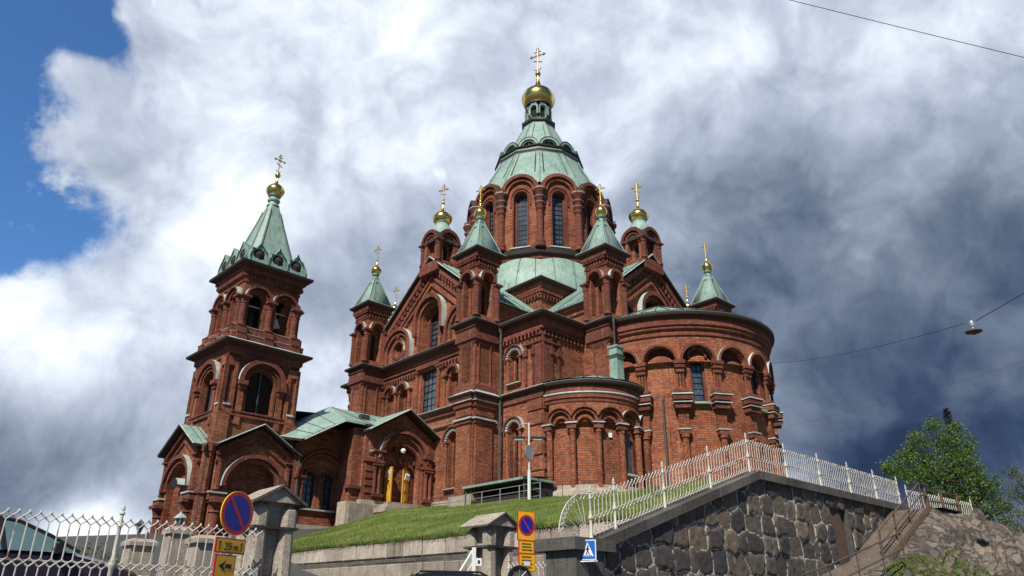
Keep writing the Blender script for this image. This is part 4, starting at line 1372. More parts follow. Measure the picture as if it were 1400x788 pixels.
for s1 in (-1, 1):
    for s2 in (-1, 1):
        bt.prism([(s1 * 3.05 + .38 * math.cos(R(a)), s2 * 3.05 + .38 * math.sin(R(a))) for a in range(0, 360, 45)], ZB, 9.3, 'brick')
        bt.prism([(s1 * 3.05 + .46 * math.cos(R(a)), s2 * 3.05 + .46 * math.sin(R(a))) for a in range(0, 360, 45)], 9.3, 9.8, 'brick_trim', 'ledge')
        bt.prism([(s1 * 3.05 + .52 * math.cos(R(a)), s2 * 3.05 + .52 * math.sin(R(a))) for a in range(0, 360, 45)], 6.7, 6.95, 'brick_trim', 'ledge')
bt.box(-3.9, 3.9, -3.9, 3.9, ZB - 3.2, 3.7, 'granite')
# shaft
hb = 2.55
for k in range(4):
    F = BF(k, hb)
    bt.wall(F, -hb, hb, 9.6, 16.4, [arch(0, 1.95, 12.35, 14.35, .5, 'dark')], 'brick')
    bt.ring(F, 0, 14.4, 1.42, 1.74, -.05, .36, 'brick_trim', 'ledge', n=24)
    bt.ring(F, 0, 14.4, 1.18, 1.38, -.05, .2, 'brick_trim', n=22)
    bt.ring(F, 0, 14.38, 1.0, 1.12, -.05, .1, 'brick_trim', n=22, leg=2.0)
    bt.fbox(F, -hb, hb, 12.0, 12.12, -.02, .12, 'ledge', 'ledge')
    bt.fbox(F, -1.9, 1.9, 12.2, 12.3, -.02, .26, 'brick_trim', 'ledge')
    for s_ in (-1, 1):
        a, b = (1.22, 1.62) if s_ > 0 else (-1.62, -1.22)
        bt.fbox(F, a, b, 11.4, 14.0, 0, .20, 'brick')
        bt.fbox(F, a - .12, b + .12, 14.1, 14.38, 0, .42, 'brick_trim', 'ledge'); bt.fbox(F, a - .05, b + .05, 13.8, 14.1, 0, .28, 'brick_trim')
        a, b = (1.85, 2.75) if s_ > 0 else (-2.75, -1.85)
        # corner pilaster with a sunk panel
        c = (a + b) / 2
        bt.wall(F, a, b, 12.1, 15.9, [rect(c, .42, 12.7, 15.3, .14, 'brick_trim')], 'brick', .20)
        bt.fbox(F, c - .24, c + .24, 12.55, 12.68, .1, .28, 'ledge', 'ledge')
        for x in (a, b):
            bt.face([F(x, 12.1, 0), F(x, 12.1, .2), F(x, 15.9, .2), F(x, 15.9, 0)], 'brick')
        bt.face([F(a, 15.9, 0), F(a, 15.9, .2), F(b, 15.9, .2), F(b, 15.9, 0)], 'brick_trim')
        bt.fbox(F, c - .32, c + .32, 15.9, 16.25, 0, .12, 'brick_trim')
    bt.fbox(F, -hb - .1, hb + .1, 9.8, 12.0, -.3, .08, 'brick')
bt.prism(square(hb + .22), 11.95, 12.12, 'brick_trim')
for s1 in (-1, 1):
    for s2 in (-1, 1):
        bt.box(min(s1 * 2.0, s1 * 2.85), max(s1 * 2.0, s1 * 2.85), min(s2 * 2.0, s2 * 2.85), max(s2 * 2.0, s2 * 2.85), 9.3, 11.9, 'brick', 'ledge')
bt.cornice(square(hb), [(0, 15.9, 'brick_trim'), (.12, 15.95, 'brick_trim'), (.12, 16.15, 'brick_trim'), (.25, 16.3, 'brick_trim'), (.25, 16.62, 'soffit'), (.72, 16.84, 'eave'), (.74, 16.9, 'eave'),
                       (.74, 17.0, 'ledge'), (.1, 17.3, 'ledge'), (.1, 17.4, 'brick_trim')])
for zz, hh in ((17.15, 2.72), (17.75, 2.52)):
    bt.prism(square(hh), zz, zz + .5, 'brick_trim', 'ledge', bottom=False)
    bt.prism(square(hh + .03), zz + .5, zz + .53, 'ledge', 'ledge')
    for k in range(4):
        F = BF(k, hh)
        for c in (-2.05, 0, 2.05):
            bt.fbox(F, c - .36, c + .36, zz, zz + .5, 0, .16, 'brick_trim'); bt.fbox(F, c - .38, c + .38, zz + .5, zz + .55, 0, .20, 'brick_trim', 'ledge')
# belfry
hc = 2.15
for k in range(4):
    F = BF(k, hc)
    bt.wall(F, -hc, hc, 18.2, 22.6, [arch(c, 1.12, 18.3, 20.55, .55, None) for c in (-1.03, 1.03)], 'brick')
    for c in (-1.03, 1.03):
        bt.ring(F, c, 20.55, .86, 1.02, -.05, .38, 'brick_trim', 'ledge', n=20)
        bt.ring(F, c, 20.5, .66, .82, -.05, .2, 'brick_trim', n=18)
    bt.fbox(F, -hc, hc, 21.75, 21.9, 0, .08, 'brick_trim')
    dentils(bt, F, -hc - .1, hc + .1, 22.15, 22.4, 0, .28, .14, .14)
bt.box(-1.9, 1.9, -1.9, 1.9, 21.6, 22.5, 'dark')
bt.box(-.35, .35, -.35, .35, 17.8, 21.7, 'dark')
bt.cornice(square(hc), [(0, 22.1, 'brick_trim'), (.14, 22.2, 'brick_trim'), (.14, 22.5, 'brick_trim'), (.3, 22.6, 'brick_trim'), (.3, 22.82, 'soffit'), (.66, 22.98, 'eave'), (.68, 23.04, 'eave'), (.68, 23.18, 'copper'), (.1, 23.32, 'copper'), (0, 23.34, 'copper')])
bt_o = bt.build('tower_wall', BT)
for k in range(4):
    F = BF(k, hc)
    for c in ((-2.15, -1.85, 0, 1.85, 2.15) if False else (-2.0, 0, 2.0)):
        cm = MB(); column(cm, 0, 0, 0, 2.3, .24, 'brick_trim', 12, .6, .3, 0, None)
        p = F(c, 0, .08)
        cm.build('column', BT, (p[0], p[1], 18.32), R(90 * k))
for k in (0, 1):
    F = BF(k, hb)
    lv = MB()
    c, r = 0, .97
    hi = lambda u: 14.35 + math.sqrt(max(0, r * r - u * u))
    for i in range(17):
        z = 12.4 + i * .17
        hwz = r if z < 14.35 else math.sqrt(max(.02, r * r - (z - 14.35) ** 2))
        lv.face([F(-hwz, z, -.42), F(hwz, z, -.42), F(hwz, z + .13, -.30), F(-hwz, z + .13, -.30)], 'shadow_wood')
    lv.fbox(F, -.05, .05, 12.4, 15.25, -.3, -.22, 'pipe'); lv.fbox(F, -.97, .97, 12.36, 12.44, -.4, -.2, 'brick_trim')
    lv.build('louvre_window', BT)
bl = MB()
bl.lathe(0, 0, [(.40, 0), (.36, .05), (.28, .2), (.22, .45), (.18, .6), (.0, .66)], 'bronze', 20)
bl.build('bell', BT, (1.65, .75 - .0, 19.1))
hang = MB(); hang.tube((1.65, -1.6, 20.2), (1.65, 1.9, 20.2), .06, 'steel', 6); hang.tube((1.65, .75, 19.7), (1.65, .75, 20.2), .05, 'steel', 6)
hang.build('bell_beam', BT)
# copper roofs of the base gables
br_ = MB()
for k in range(4):
    G2 = BF(k, 0)
    for s_ in (-1, 1):
        a = [G2(0, 11.45, 1.5), G2(0, 11.45, 4.02), G2(s_ * 2.92, 11.45 - .58 * 2.92, 4.02), G2(s_ * 2.92, 11.45 - .58 * 2.92, 1.5)]
        if s_ > 0: a = a[::-1]
        br_.face(a, 'copper')
        b = [(p[0], p[1], p[2] - .16) for p in a]
        br_.face(b[::-1], 'soffit')
        for i in range(4): br_.face([a[i], b[i], b[(i + 1) % 4], a[(i + 1) % 4]], 'eave')
        br_.tube(G2(0, 11.42, 4.04), G2(s_ * 2.92, 11.42 - .58 * 2.92, 4.04), .04, 'ledge', 4)
        for q in (2.4, 2.9, 3.4): br_.tube(G2(0, 11.48, q), G2(s_ * 2.9, 11.48 - .58 * 2.9, q), .025, 'copper_dark', 4)
br_.build('base_roof', BT)
# copper rain hood hanging in the porch arch on the left
hd = MB()
F = BF(0, 3.42)
for i in range(8):
    a0, a1 = R(20 + 17.5 * i), R(20 + 17.5 * (i + 1))
    P0 = (.75 * math.cos(a0), .75 * math.sin(a0)); P1 = (.75 * math.cos(a1), .75 * math.sin(a1))
    hd.face([F(.1 + P0[0], 7.2 + P0[1], -.5), F(.1 + P1[0], 7.2 + P1[1], -.5), F(.1 + P1[0], 7.2 + P1[1], .35), F(.1 + P0[0], 7.2 + P0[1], .35)], 'ledge')
hd.build('porch_hood', BT)
ts = MB()
ts.prism(square(2.2), 23.3, 24.3, 'copper', None, square(1.92), bottom=False)
sp8 = lambda h, c: chamf(h, c)
lv_ = [(23.9, 1.98, .40), (25.1, 1.62, .36), (26.5, 1.22, .28), (28.0, .80, .2), (29.7, .36, .1)]
for (z0, h0, c0), (z1, h1, c1) in zip(lv_, lv_[1:]):
    ts.prism(chamf(h0, c0), z0, z1, 'copper', None, chamf(h1, c1), bottom=False)
for k in range(4):
    a = R(90 * k)
    for u in (-1, 1):
        pr = None
        for (z0, h0, c0) in lv_[:-1] + [(29.0, .55, .14)]:
            x, y = u * (h0 - c0) * .92, -h0 - .03
            q = (x * math.cos(a) - y * math.sin(a), x * math.sin(a) + y * math.cos(a), z0)
            if pr: ts.tube(pr, q, .055, 'copper_dark', 4)
            pr = q
    F = BF(k, 2.42)
    for c in (-1.5, 0, 1.5):
        # ogee dormers with round louvres
        def og(t):   # half outline of the ogee, t 0..1 from foot to tip
            P = [(.66, 0), (.72, .28), (.68, .55), (.52, .85), (.28, 1.08), (.10, 1.30), (0, 1.58)]
            i = min(int(t * 6), 5); f = t * 6 - i
            return (P[i][0] + (P[i + 1][0] - P[i][0]) * f, P[i][1] + (P[i + 1][1] - P[i][1]) * f)
        out = [og(i / 12) for i in range(13)]
        full = [(-x, z) for x, z in out] + [(x, z) for x, z in out[::-1][1:]]
        circ = [( .46 * math.cos(PI * 1.25 - 1.5 * PI * i / 24), .62 + .46 * math.sin(PI * 1.25 - 1.5 * PI * i / 24)) for i in range(25)]
        for i in range(24):
            p, q, r_, s2_ = full[i], full[i + 1], circ[i + 1], circ[i]
            ts.face([F(c + p[0], 23.34 + p[1], 0), F(c + s2_[0], 23.34 + s2_[1], 0), F(c + r_[0], 23.34 + r_[1], 0), F(c + q[0], 23.34 + q[1], 0)], 'copper')
            ts.face([F(c + p[0], 23.34 + p[1], 0), F(c + q[0], 23.34 + q[1], 0), F(c + q[0], 23.34 + q[1], -1.3), F(c + p[0], 23.34 + p[1], -1.3)], 'copper')
            ts.face([F(c + p[0] * 1.06, 23.36 + p[1] * 1.05, .1), F(c + q[0] * 1.06, 23.36 + q[1] * 1.05, .1), F(c + q[0] * 1.06, 23.36 + q[1] * 1.05, -.3), F(c + p[0] * 1.06, 23.36 + p[1] * 1.05, -.3)], 'copper')
            ts.face([F(c + s2_[0], 23.34 + s2_[1], 0), F(c + s2_[0] * .9, 23.34 + .06 + s2_[1] * .9, -.3), F(c + r_[0] * .9, 23.34 + .06 + r_[1] * .9, -.3), F(c + r_[0], 23.34 + r_[1], 0)], 'copper')
        ts.face([F(c + circ[0][0], 23.34 + circ[0][1], 0), F(c + full[0][0], 23.34, 0), F(c + full[-1][0], 23.34, 0), F(c + circ[-1][0], 23.34 + circ[-1][1], 0)], 'copper')
        ts.lathe(*F(c, 0, -.28)[:2], [(0, 23.5), (.3, 23.6), (.42, 23.96), (.3, 24.3), (0, 24.42)], 'shadow_wood', 10)
        ts.wall(F, c - .5, c + .5, 23.4, 24.5, [], 'dark', -.25)
ts.lathe(0, 0, [(.50, 29.55), (.50, 29.65), (.38, 29.7), (.36, 29.95), (.46, 30.0), (.50, 30.1), (.44, 30.2), (.36, 30.25), (.38, 30.42), (.5, 30.5), (.46, 30.6)], 'copper', 16)
ts.build('spire', BT)
finial(BT, .72, 30.6, 1.75, .24, 1.75, 45 + 48, 24, .04)

# ---- entrance annex between tower and nave
AX = empty('porch', (0, 0, 0), 0, CATH)
ax = MB()
# right-front wall (x = 1.0) from y=-12.9 to y=-23.3 ; u runs along +y for this side
FR = PF(-.4, 0, 90)
ax.wall(FR, -23.4, -12.9, 4.0, lambda u: 12.0 if u > -21.0 else 12.0 - (-21.0 - u) * .60, [arch(-21.2, 3.1, 5.9, 8.3, .22, 'brick', [arch(-21.92, .85, 6.5, 8.45, .4, 'dark'), arch(-20.55, .85, 6.5, 8.45, .4, 'dark')])], 'brick')
ax.ring(FR, -21.2, 8.3, 1.58, 1.8, -.05, .16, 'brick_trim', n=22); ax.ring(FR, -21.2, 8.3, 1.9, 2.05, -.05, .30, 'brick_trim', n=22)
for c in (-21.92, -20.55): ax.ring(FR, c, 8.45, .45, .6, -.3, -.05, 'brick_trim', n=14)
for c in (-22.6, -21.24, -19.9):
    p = FR(c, 0, -.05); column(ax, p[0], p[1], 6.4, 8.5, .16, 'brick_trim', 8, .5, .25, PI / 2)
ax.fbox(FR, -22.6, -19.8, 6.3, 6.4, -.2, .18, 'ledge', 'ledge')
ax.fbox(FR, -23.3, -20.2, 4.0, 5.35, -.05, .22, 'granite', 'granite')
# corner pier and buttress
ax.box(-.4, 1.35, -19.9, -12.9, 4.0, 11.95, 'brick'); ax.box(1.0, 1.5, -20.1, -19.3, 4.0, 11.9, 'brick')
ax.fbox(PF(1.5, 0, 90), -20.3, -19.3, 7.75, 7.95, -.4, .22, 'brick_trim', 'ledge')
ax.fbox(PF(1.5, 0, 90), -20.3, -19.3, 3.5, 6.9, -1.0, .12, 'granite', 'granite')
# portal body
FP = PF(1.8, 0, 90); PC = -16.15
ztp = lambda u: 13.45 - .60 * abs(u - PC)
ax.wall(FP, PC - 3.15, PC + 3.15, 5.0, ztp, [arch(PC, 3.0, 7.05, 9.7, .45, 'brick', [rect(PC, 2.14, 7.06, 9.5, .6, 'dark'), arch(PC - .68, 1.1, 9.75, 9.95, .22, 'brick'), arch(PC + .68, 1.1, 9.75, 9.95, .22, 'brick'), disc(PC, 10.95, .0001 + .2, .1, 'brick_trim')] if True else [])], 'brick')
for s_ in (-1, 1):
    x = PC + s_ * 3.15
    ax.face([FP(x, 5, 0), FP(x, 5, -1.2), FP(x, 11.6, -1.2), FP(x, 11.6, 0)], 'brick')
    ax.ring(FP, PC + s_ * .68, 9.95, .56, .70, -.47, -.28, 'brick_trim', 'ledge', n=14)
    # flanking piers
    a, b = (PC + 1.75, PC + 3.1) if s_ > 0 else (PC - 3.1, PC - 1.75)
    ax.fbox(FP, a, b, 7.0, 9.6, 0, .16, 'brick_trim')
    for zz in (7.5, 8.0, 8.5, 9.0): ax.fbox(FP, (a if s_ < 0 else a + .7), (b - .7 if s_ < 0 else b), zz, zz + .36, .1, .22, 'brick')
    ax.fbox(FP, a - .1, b + .1, 9.62, 9.78, -.05, .34, 'brick_trim', 'ledge')
    ax.fbox(FP, (b - .8 if s_ < 0 else a - .05), (b + .1 if s_ < 0 else a + .8), 10.35, 10.5, -.05, .42, 'brick_trim', 'ledge')
    ax.fbox(FP, (b - .65 if s_ < 0 else a + .05), (b if s_ < 0 else a + .65), 9.78, 10.35, -.05, .30, 'brick_trim')
    ax.fbox(FP, (b - .75 if s_ < 0 else a), (b + .1 if s_ < 0 else a + .75), 7.3, 7.5, -.05, .45, 'brick_trim', 'ledge')
    for q in (.25, .62):
        u = (b - q) if s_ < 0 else (a + q)
        p = FP(u, 0, .28); column(ax, p[0], p[1], 7.5, 9.5, .13, 'brick_trim', 8, .4, .2, PI / 2)
    ax.fbox(FP, PC + s_ * 2.55 - .3, PC + s_ * 2.55 + .3, 10.2, 11.5, 0, .08, 'brick')
    ax.fbox(FP, PC + s_ * 2.55 - .2, PC + s_ * 2.55 + .2, 10.35, 10.45, 0, .2, 'ledge', 'ledge')
ax.ring(FP, PC, 10.0, 1.95, 2.15, -.05, .36, 'brick_trim', 'ledge', n=24)
ax.ring(FP, PC, 10.0, 1.62, 1.88, -.05, .2, 'brick_trim', n=24)
ax.ring(FP, PC, 9.7, 1.45, 1.58, -.3, .08, 'brick_trim', n=24)
ax.ring(FP, PC, 10.85, .34, .48, -.46, -.25, 'brick_trim', a0=0, a1=360, n=18)
ax.fbox(FP, PC - 3.3, PC + 3.3, 4.0, 7.05, -1.0, .25, 'granite', 'granite')
# steps and landing before the door
for i in range(4):
    ax.fbox(FP, PC - 1.5 - .3 * i, PC + 1.5 + .3 * i, 6.2, 7.0 - .18 * i, 0, .9 + .35 * i, 'granite', 'granite')
ax.fbox(FP, PC - 4.3, PC - 1.9, 5.0, 6.7, .2, .5, 'granite', 'granite'); ax.fbox(FP, PC + 1.9, PC + 4.6, 5.5, 7.0, .2, .5, 'granite', 'granite')
# back and left-front walls
ax.box(-9.4, -1.3, -23.4, -21.2, 4.0, 10.2, 'brick'); ax.box(-9.4, -1.3, -21.2, -12.9, 4.0, 11.9, 'brick')
ax_o = ax.build('porch_wall', AX)
for c in (-21.92, -20.55): window_obj(ax_o, FR, c, .82, 6.52, 8.45, -.55, 2, 5)
rf = MB()
RX = -4.1; RZ = 14.6
def slab(pts, m='copper', th=.16):
    rf.face(pts, m)
    dn = [(p[0], p[1], p[2] - th) for p in pts]
    rf.face(dn[::-1], 'soffit')
    for i in range(len(pts)): rf.face([pts[i], dn[i], dn[(i + 1) % len(pts)], pts[(i + 1) % len(pts)]], 'eave')
EX = 1.75
rf_e = 12.25
slab([(EX, -21.0, rf_e), (EX, -12.9, rf_e), (RX, -12.9, RZ), (RX, -19.1, RZ)])
slab([(EX, -24.1, 10.45), (EX, -21.0, rf_e), (RX, -19.1, RZ), (RX, -24.1, 11.7)])
slab([(2 * RX - EX, -12.9, rf_e), (2 * RX - EX, -23.9, rf_e), (RX, -23.9, RZ - 1), (RX, -12.9, RZ)])
# portal gable roof
gz = 13.75
for s_ in (-1, 1):
    e = PC + s_ * 3.3
    p = [(2.5, PC, gz), (2.5, e, gz - .6 * 3.3), (-1.2, e, gz - .6 * 3.3), (-1.6, PC, gz)]
    if s_ < 0: p = p[::-1]
    slab(p[::-1])
    rf.tube((2.53, PC, gz - .05), (2.53, e, gz - .6 * 3.3 - .05), .045, 'ledge', 4)
rf.tube((EX + .03, -21.0, rf_e - .1), (EX + .03, PC - 3.3, rf_e - .1), .05, 'ledge', 4)
rf.tube((EX + .03, -23.9, 10.45), (EX + .03, -21.0, rf_e - .1), .06, 'ledge', 4)
for y in (-18.9, -17.0):
    rf.tube((EX, y, rf_e + .03), (RX, y, RZ + .03), .022, 'copper_dark', 4)
for t in (.25, .5, .75):
    rf.tube((EX, -21.0 - 3.1 * t, rf_e - 1.8 * t + .02), (RX, -19.1 - 5.0 * t, RZ - 2.9 * t + .02), .022, 'copper_dark', 4)
rf.box(-.6, -.15, -18.6, -17.9, 13.0, 13.42, 'copper_dark')
rf.build('porch_roof', AX)
# yellow door leaves, one swung out
def leaf(name, hinge_u, ang, sg):
    mb = MB()
    W_, H_ = .80, 2.42
    mb.box(0, W_ * sg, -.04, .04, 0, H_, 'door_paint') if sg > 0 else mb.box(-W_, 0, -.04, .04, 0, H_, 'door_paint')
    x0, x1 = (0.0, W_) if sg > 0 else (-W_, 0.0)
    for z0, z1 in ((.12, .75), (.87, 1.55)):
        for yy in (-.06, .06):
            mb.box(x0 + .14, x1 - .14, min(yy, 0), max(yy, 0), z0, z1, 'door_paint')
            mb.box(x0 + .24, x1 - .24, min(yy * 1.3, 0), max(yy * 1.3, 0), z0 + .1, z1 - .1, 'door_paint')
    for k in range(4):
        mb.tube((x0 + .14 + .16 * k, -.07, 1.72), (x0 + .30 + .16 * k, -.07, 2.2), .03, 'sign_white', 4)
        mb.tube((x0 + .14 + .16 * k, .07, 1.72), (x0 + .30 + .16 * k, .07, 2.2), .03, 'sign_white', 4)
    p = FP(hinge_u, 7.07, -.5)
    o = mb.build(name, AX, p, R(ang))
    hb_ = MB(); hb_.tube(((x1 if sg > 0 else x0) * .85, -.12, 1.05), ((x1 if sg > 0 else x0) * .85, -.12, 1.3), .02, 'steel', 6)
    hb_.build('handle', o)
leaf('door_leaf', PC - 1.05, 8, 1)
leaf('door_leaf', PC + 1.05, 112, -1)
lm = MB()
p = FP(PC, 0, .1)
lm.lathe(0, 0, [(0, -.2), (.14, -.14), (.2, 0), (.14, .14), (0, .2)], 'sign_white', 16)
lm.build('globe_lamp', AX, (p[0], p[1], 10.75))
for x, y, z0, z1 in ((-.2, -23.1, 5.0, 10.6), (2.0, -12.8, 6.6, 11.8)):
    down2 = MB(); down2.tube((x, y, z0), (x, y, z1), .07, 'pipe', 8)
    down2.build('rain_pipe', AX)
tp_ = MB()
p = BF(1, 3.2)(-2.95, 0, 0)
tp_.tube((3.3, -3.3, 3.0), (3.3, -3.3, 9.0), .06, 'pipe', 8); tp_.path([(3.3, -3.3, 9.0), (3.6, -3.6, 9.5), (3.2, -3.2, 9.9)], .07, 'pipe', 8)
tp_.build('rain_pipe', BT)
# ------------------------------------------------------------------ the ground, the hill and its walls
CO = Vector((2.762, 66.0, 0.0)); PHI = R(47.11)
AX_ = Vector((-math.sin(PHI), -math.cos(PHI), 0)); BX_ = Vector((math.cos(PHI), -math.sin(PHI), 0))
def AB(a, b, z=0.0):
    v = CO + AX_ * a + BX_ * b
    return (v.x, v.y, z)
def smooth(t):
    t = max(0.0, min(1.0, t)); return t * t * (3 - 2 * t)
def street_h(x, y):
    r = math.hypot(x - CO.x, y - CO.y)
    hill = 7.2 - .29 * (r - 13) if r > 13 else 7.2
    hill = max(hill, 0.0) if r < 60 else 0.0
    hill *= smooth((x + 27.0) / 9.5)
    hill *= 1 - smooth((r - 60) / 40) * .9
    wl = smooth((-x - 1.0) / 5.0)
    low = -1.6
    # behind the walls the hill carries on (turf sheets lie above it)
    a = (Vector((x, y, 0)) - CO).dot(AX_); b = (Vector((x, y, 0)) - CO).dot(BX_)
    back = smooth((26.0 - a) / 3.0) * smooth((32.0 - b) / 3.0)
    hb_ = min(hill, 6.5)
    z = low + (hill - low) * wl
    z2 = low + (hb_ - .8 - low) * back
    return max(z if b < 8.5 else z * 1.0 if back < .5 else -9, z2) if b < 8.5 else (low + (min(hill, 2.0) - low) * wl * (1 - back) + (z2 - low) * back if True else 0)
gm = MB()
def axis(lo, hi, dense):
    xs = [lo]
    x = lo
    while x < hi:
        x += 2.0 if dense[0] <= x <= dense[1] else (12.0 if abs(x) < 150 else 150.0)
        xs.append(min(x, hi))
    return xs
gx = axis(-2400, 2400, (-60, 60)); gy = axis(-600, 2600, (-10, 110))
H = {}
for i, x in enumerate(gx):
    for j, y in enumerate(gy):
        H[i, j] = (x, y, street_h(x, y) - .03)
for i in range(len(gx) - 1):
    for j in range(len(gy) - 1):
        gm.face([H[i, j], H[i + 1, j], H[i + 1, j + 1], H[i, j + 1]], 'asphalt')
g_o = gm.build('ground', None, sharp=80); tag(g_o, kind='structure')

# lawn from the retaining wall up to the church
front = [AB(28.05, 8.6, 2.86), AB(28.05, 13, 2.86), AB(28.05, 18, 2.82), AB(28.05, 23, 2.78), AB(28.05, 28, 2.74), AB(28.05, 33.7, 2.80), AB(25.0, 33.75, 3.95), AB(23.5, 33.75, 4.2), AB(18, 33.75, 4.25), AB(12, 33.75, 4.25), AB(0, 33.75, 4.2), AB(-20, 33.75, 3.8)]
back = [AB(24.2, 1.0, 4.3), AB(20.5, 1.0, 5.3), AB(17, 2.0, 6.6), AB(12.8, 5, 7.05), AB(12.3, 10, 7.05), AB(10, 13, 7.05), AB(8, 15, 7.0), AB(6, 16, 6.9), AB(3, 18, 6.8), AB(0, 19, 6.7), AB(-5, 19, 6.5), AB(-20, 12, 5.5)]
def resamp(P, n):
    out = []
    for k in range(n + 1):
        t = k / n * (len(P) - 1); i = min(int(t), len(P) - 2); f = t - i
        out.append(tuple(P[i][q] * (1 - f) + P[i + 1][q] * f for q in range(3)))
    return out
NU, NV = 132, 40
fr_, bk_ = resamp(front, NU), resamp(back, NU)
lw = MB()
def LP(i, j):
    t = j / NV
    a, b = fr_[i], bk_[i]
    x, y = a[0] + (b[0] - a[0]) * t, a[1] + (b[1] - a[1]) * t
    z = a[2] + (b[2] - a[2]) * (t ** 0.86)
    z += (noise.noise(Vector((x * .35, y * .35, 3.0))) * .14) * min(1, t * 5) * min(1, (1 - t) * 6)
    return (x, y, z)
for i in range(NU):
    for j in range(NV):
        lw.face([LP(i, j), LP(i + 1, j), LP(i + 1, j + 1), LP(i, j + 1)], 'grass')
l_o = lw.build('lawn', None, sharp=80); tag(l_o, kind='structure')

# retaining wall of granite blocks
rw = MB()
FA = lambda u, z, d: AB(28.0 + d, u, z)
rnd = random.Random(3)
def blocks(mb, F, u0, u1, zf0, zf1, w0, w1, d0, d1, m):
    u = u0
    while u < u1 - .2:
        wd = min(rnd.uniform(w0, w1), u1 - u)
        g_ = .028
        mb.cur = rnd.random()
        dd = d1 + rnd.uniform(-.02, .025); b_ = .03
        za, zb = zf0(u + wd / 2), zf1(u + wd / 2)
        a, b = u + g_, u + wd - g_
        P = [(a, za, d0), (b, za, d0), (b, zb, d0), (a, zb, d0)]
        Q = [(a, za + g_, dd - b_), (b, za + g_, dd - b_), (b, zb - g_, dd - b_), (a, zb - g_, dd - b_)]
        S = [(a + b_, za + g_ + b_, dd), (b - b_, za + g_ + b_, dd), (b - b_, zb - g_ - b_, dd), (a + b_, zb - g_ - b_, dd)]
        for X, Y in ((P, Q), (Q, S)):
            for k in range(4):
                mb.face([F(*X[k]), F(*X[(k + 1) % 4]), F(*Y[(k + 1) % 4]), F(*Y[k])], m)
        mb.face([F(*s_) for s_ in S], m)
        u += wd
    mb.cur = .5
top = lambda u: 2.90 - (u - 9) * .006
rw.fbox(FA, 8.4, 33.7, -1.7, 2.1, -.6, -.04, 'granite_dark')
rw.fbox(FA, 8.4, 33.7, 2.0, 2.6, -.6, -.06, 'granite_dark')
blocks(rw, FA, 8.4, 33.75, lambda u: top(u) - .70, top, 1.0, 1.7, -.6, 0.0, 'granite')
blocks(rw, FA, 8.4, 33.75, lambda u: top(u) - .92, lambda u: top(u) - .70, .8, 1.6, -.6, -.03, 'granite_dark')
for k in range(4):
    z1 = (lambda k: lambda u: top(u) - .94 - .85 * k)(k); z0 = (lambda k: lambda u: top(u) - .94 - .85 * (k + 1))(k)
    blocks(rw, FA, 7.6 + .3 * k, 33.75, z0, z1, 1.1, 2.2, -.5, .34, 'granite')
tag(rw.build('retaining_wall'), 'long retaining wall of grey granite blocks holding the lawn, behind the small gabled pillar', 'retaining wall')

# rubble wall beside the steps: real stones set in raised light mortar
def wall_top(t):
    return 1.68 + 2.62 * min(1, t / 8.0)
rb = MB()
rr = random.Random(11)
seeds = []
zz = -1.6; row = 0
while zz < 4.6:
    hgt = rr.uniform(.50, .74); t = -.6 + (row % 2) * .3
    while t < 27:
        wd = rr.uniform(.50, 1.0)
        if rr.random() < .12: wd *= .55
        seeds.append((t + wd / 2 + rr.uniform(-.08, .08), zz + hgt / 2 + rr.uniform(-.09, .09), rr.random(), rr.uniform(-.10, .12), rr.uniform(-.25, .25), rr.uniform(-.25, .25), wd))
        t += wd
    zz += hgt; row += 1
cells = {}
for s_ in seeds: cells.setdefault((int(s_[0] // 1), int(s_[1] // 1)), []).append(s_)
def stone_at(t, z):
    wt = t + .10 * noise.noise(Vector((t * 2.2, z * 2.2, 0))) ; wz = z + .10 * noise.noise(Vector((t * 2.2, z * 2.2, 9)))
    best = []
    ci, cj = int(wt // 1), int(wz // 1)
    for i in (ci - 1, ci, ci + 1):
        for j in (cj - 1, cj, cj + 1):
            for s_ in cells.get((i, j), ()):
                dd = math.hypot((wt - s_[0]) * .62 / max(.4, s_[6]), wz - s_[1])
                best.append((dd, s_))
    best.sort(key=lambda q: q[0])
    d1_, s1 = best[0]; d2_ = best[1][0]
    e = d2_ - d1_
    return e, s1
DOOR = (13.0, 14.2, 1.6, 3.6)
ST = .055
nt_ = int(20.6 / ST); 
verts = {}; mort = []; tint = []
VB = []; FB = []; 
zlist = [-0.4 + i * ST for i in range(int(4.8 / ST))]
idx = {}
for i in range(nt_ + 1):
    t = -.1 + i * ST
    for j, z in enumerate(zlist):
        if z > wall_top(max(t, 0)) - .15 + ST: continue
        e, s1 = stone_at(t, z)
        bulge = smooth(e / .11)
        dpt = -.05 + bulge * (.07 + s1[3] * .4) + (t - s1[0]) * s1[4] * .22 * bulge + (z - s1[1]) * s1[5] * .22 * bulge + .022 * noise.noise(Vector((t * 7, z * 7, 1)))
        m_ = 1 - smooth((e - .02) / .05)
        if m_ > 0: dpt = dpt * (1 - m_) + (-.015) * m_
        p = AB(32.5 - t, 34.0 + dpt, z)
        idx[i, j] = len(VB); VB.append(p); mort.append(m_); tint.append(s1[2])
for i in range(nt_):
    t = -.1 + (i + .5) * ST
    for j in range(len(zlist) - 1):
        z = zlist[j] + ST / 2
        if DOOR[0] < t < DOOR[1] and DOOR[2] < z < DOOR[3]: continue
        q = [idx.get((i, j)), idx.get((i + 1, j)), idx.get((i + 1, j + 1)), idx.get((i, j + 1))]
        if None in q: continue
        FB.append(q)
me = bpy.data.meshes.new('rubble_wall'); me.from_pydata(VB, [], FB)
me.materials.append(MATS['rubble'])
for nm, dat in (('tint', tint), ('mortar', mort)):
    a_ = me.attributes.new(nm, 'FLOAT', 'POINT'); a_.data.foreach_set('value', dat)
me.polygons.foreach_set('use_smooth', [True] * len(me.polygons)); me.set_sharp_from_angle(angle=R(50)); me.update()
RW = empty('rubble_wall', AB(32.5, 34, 0))
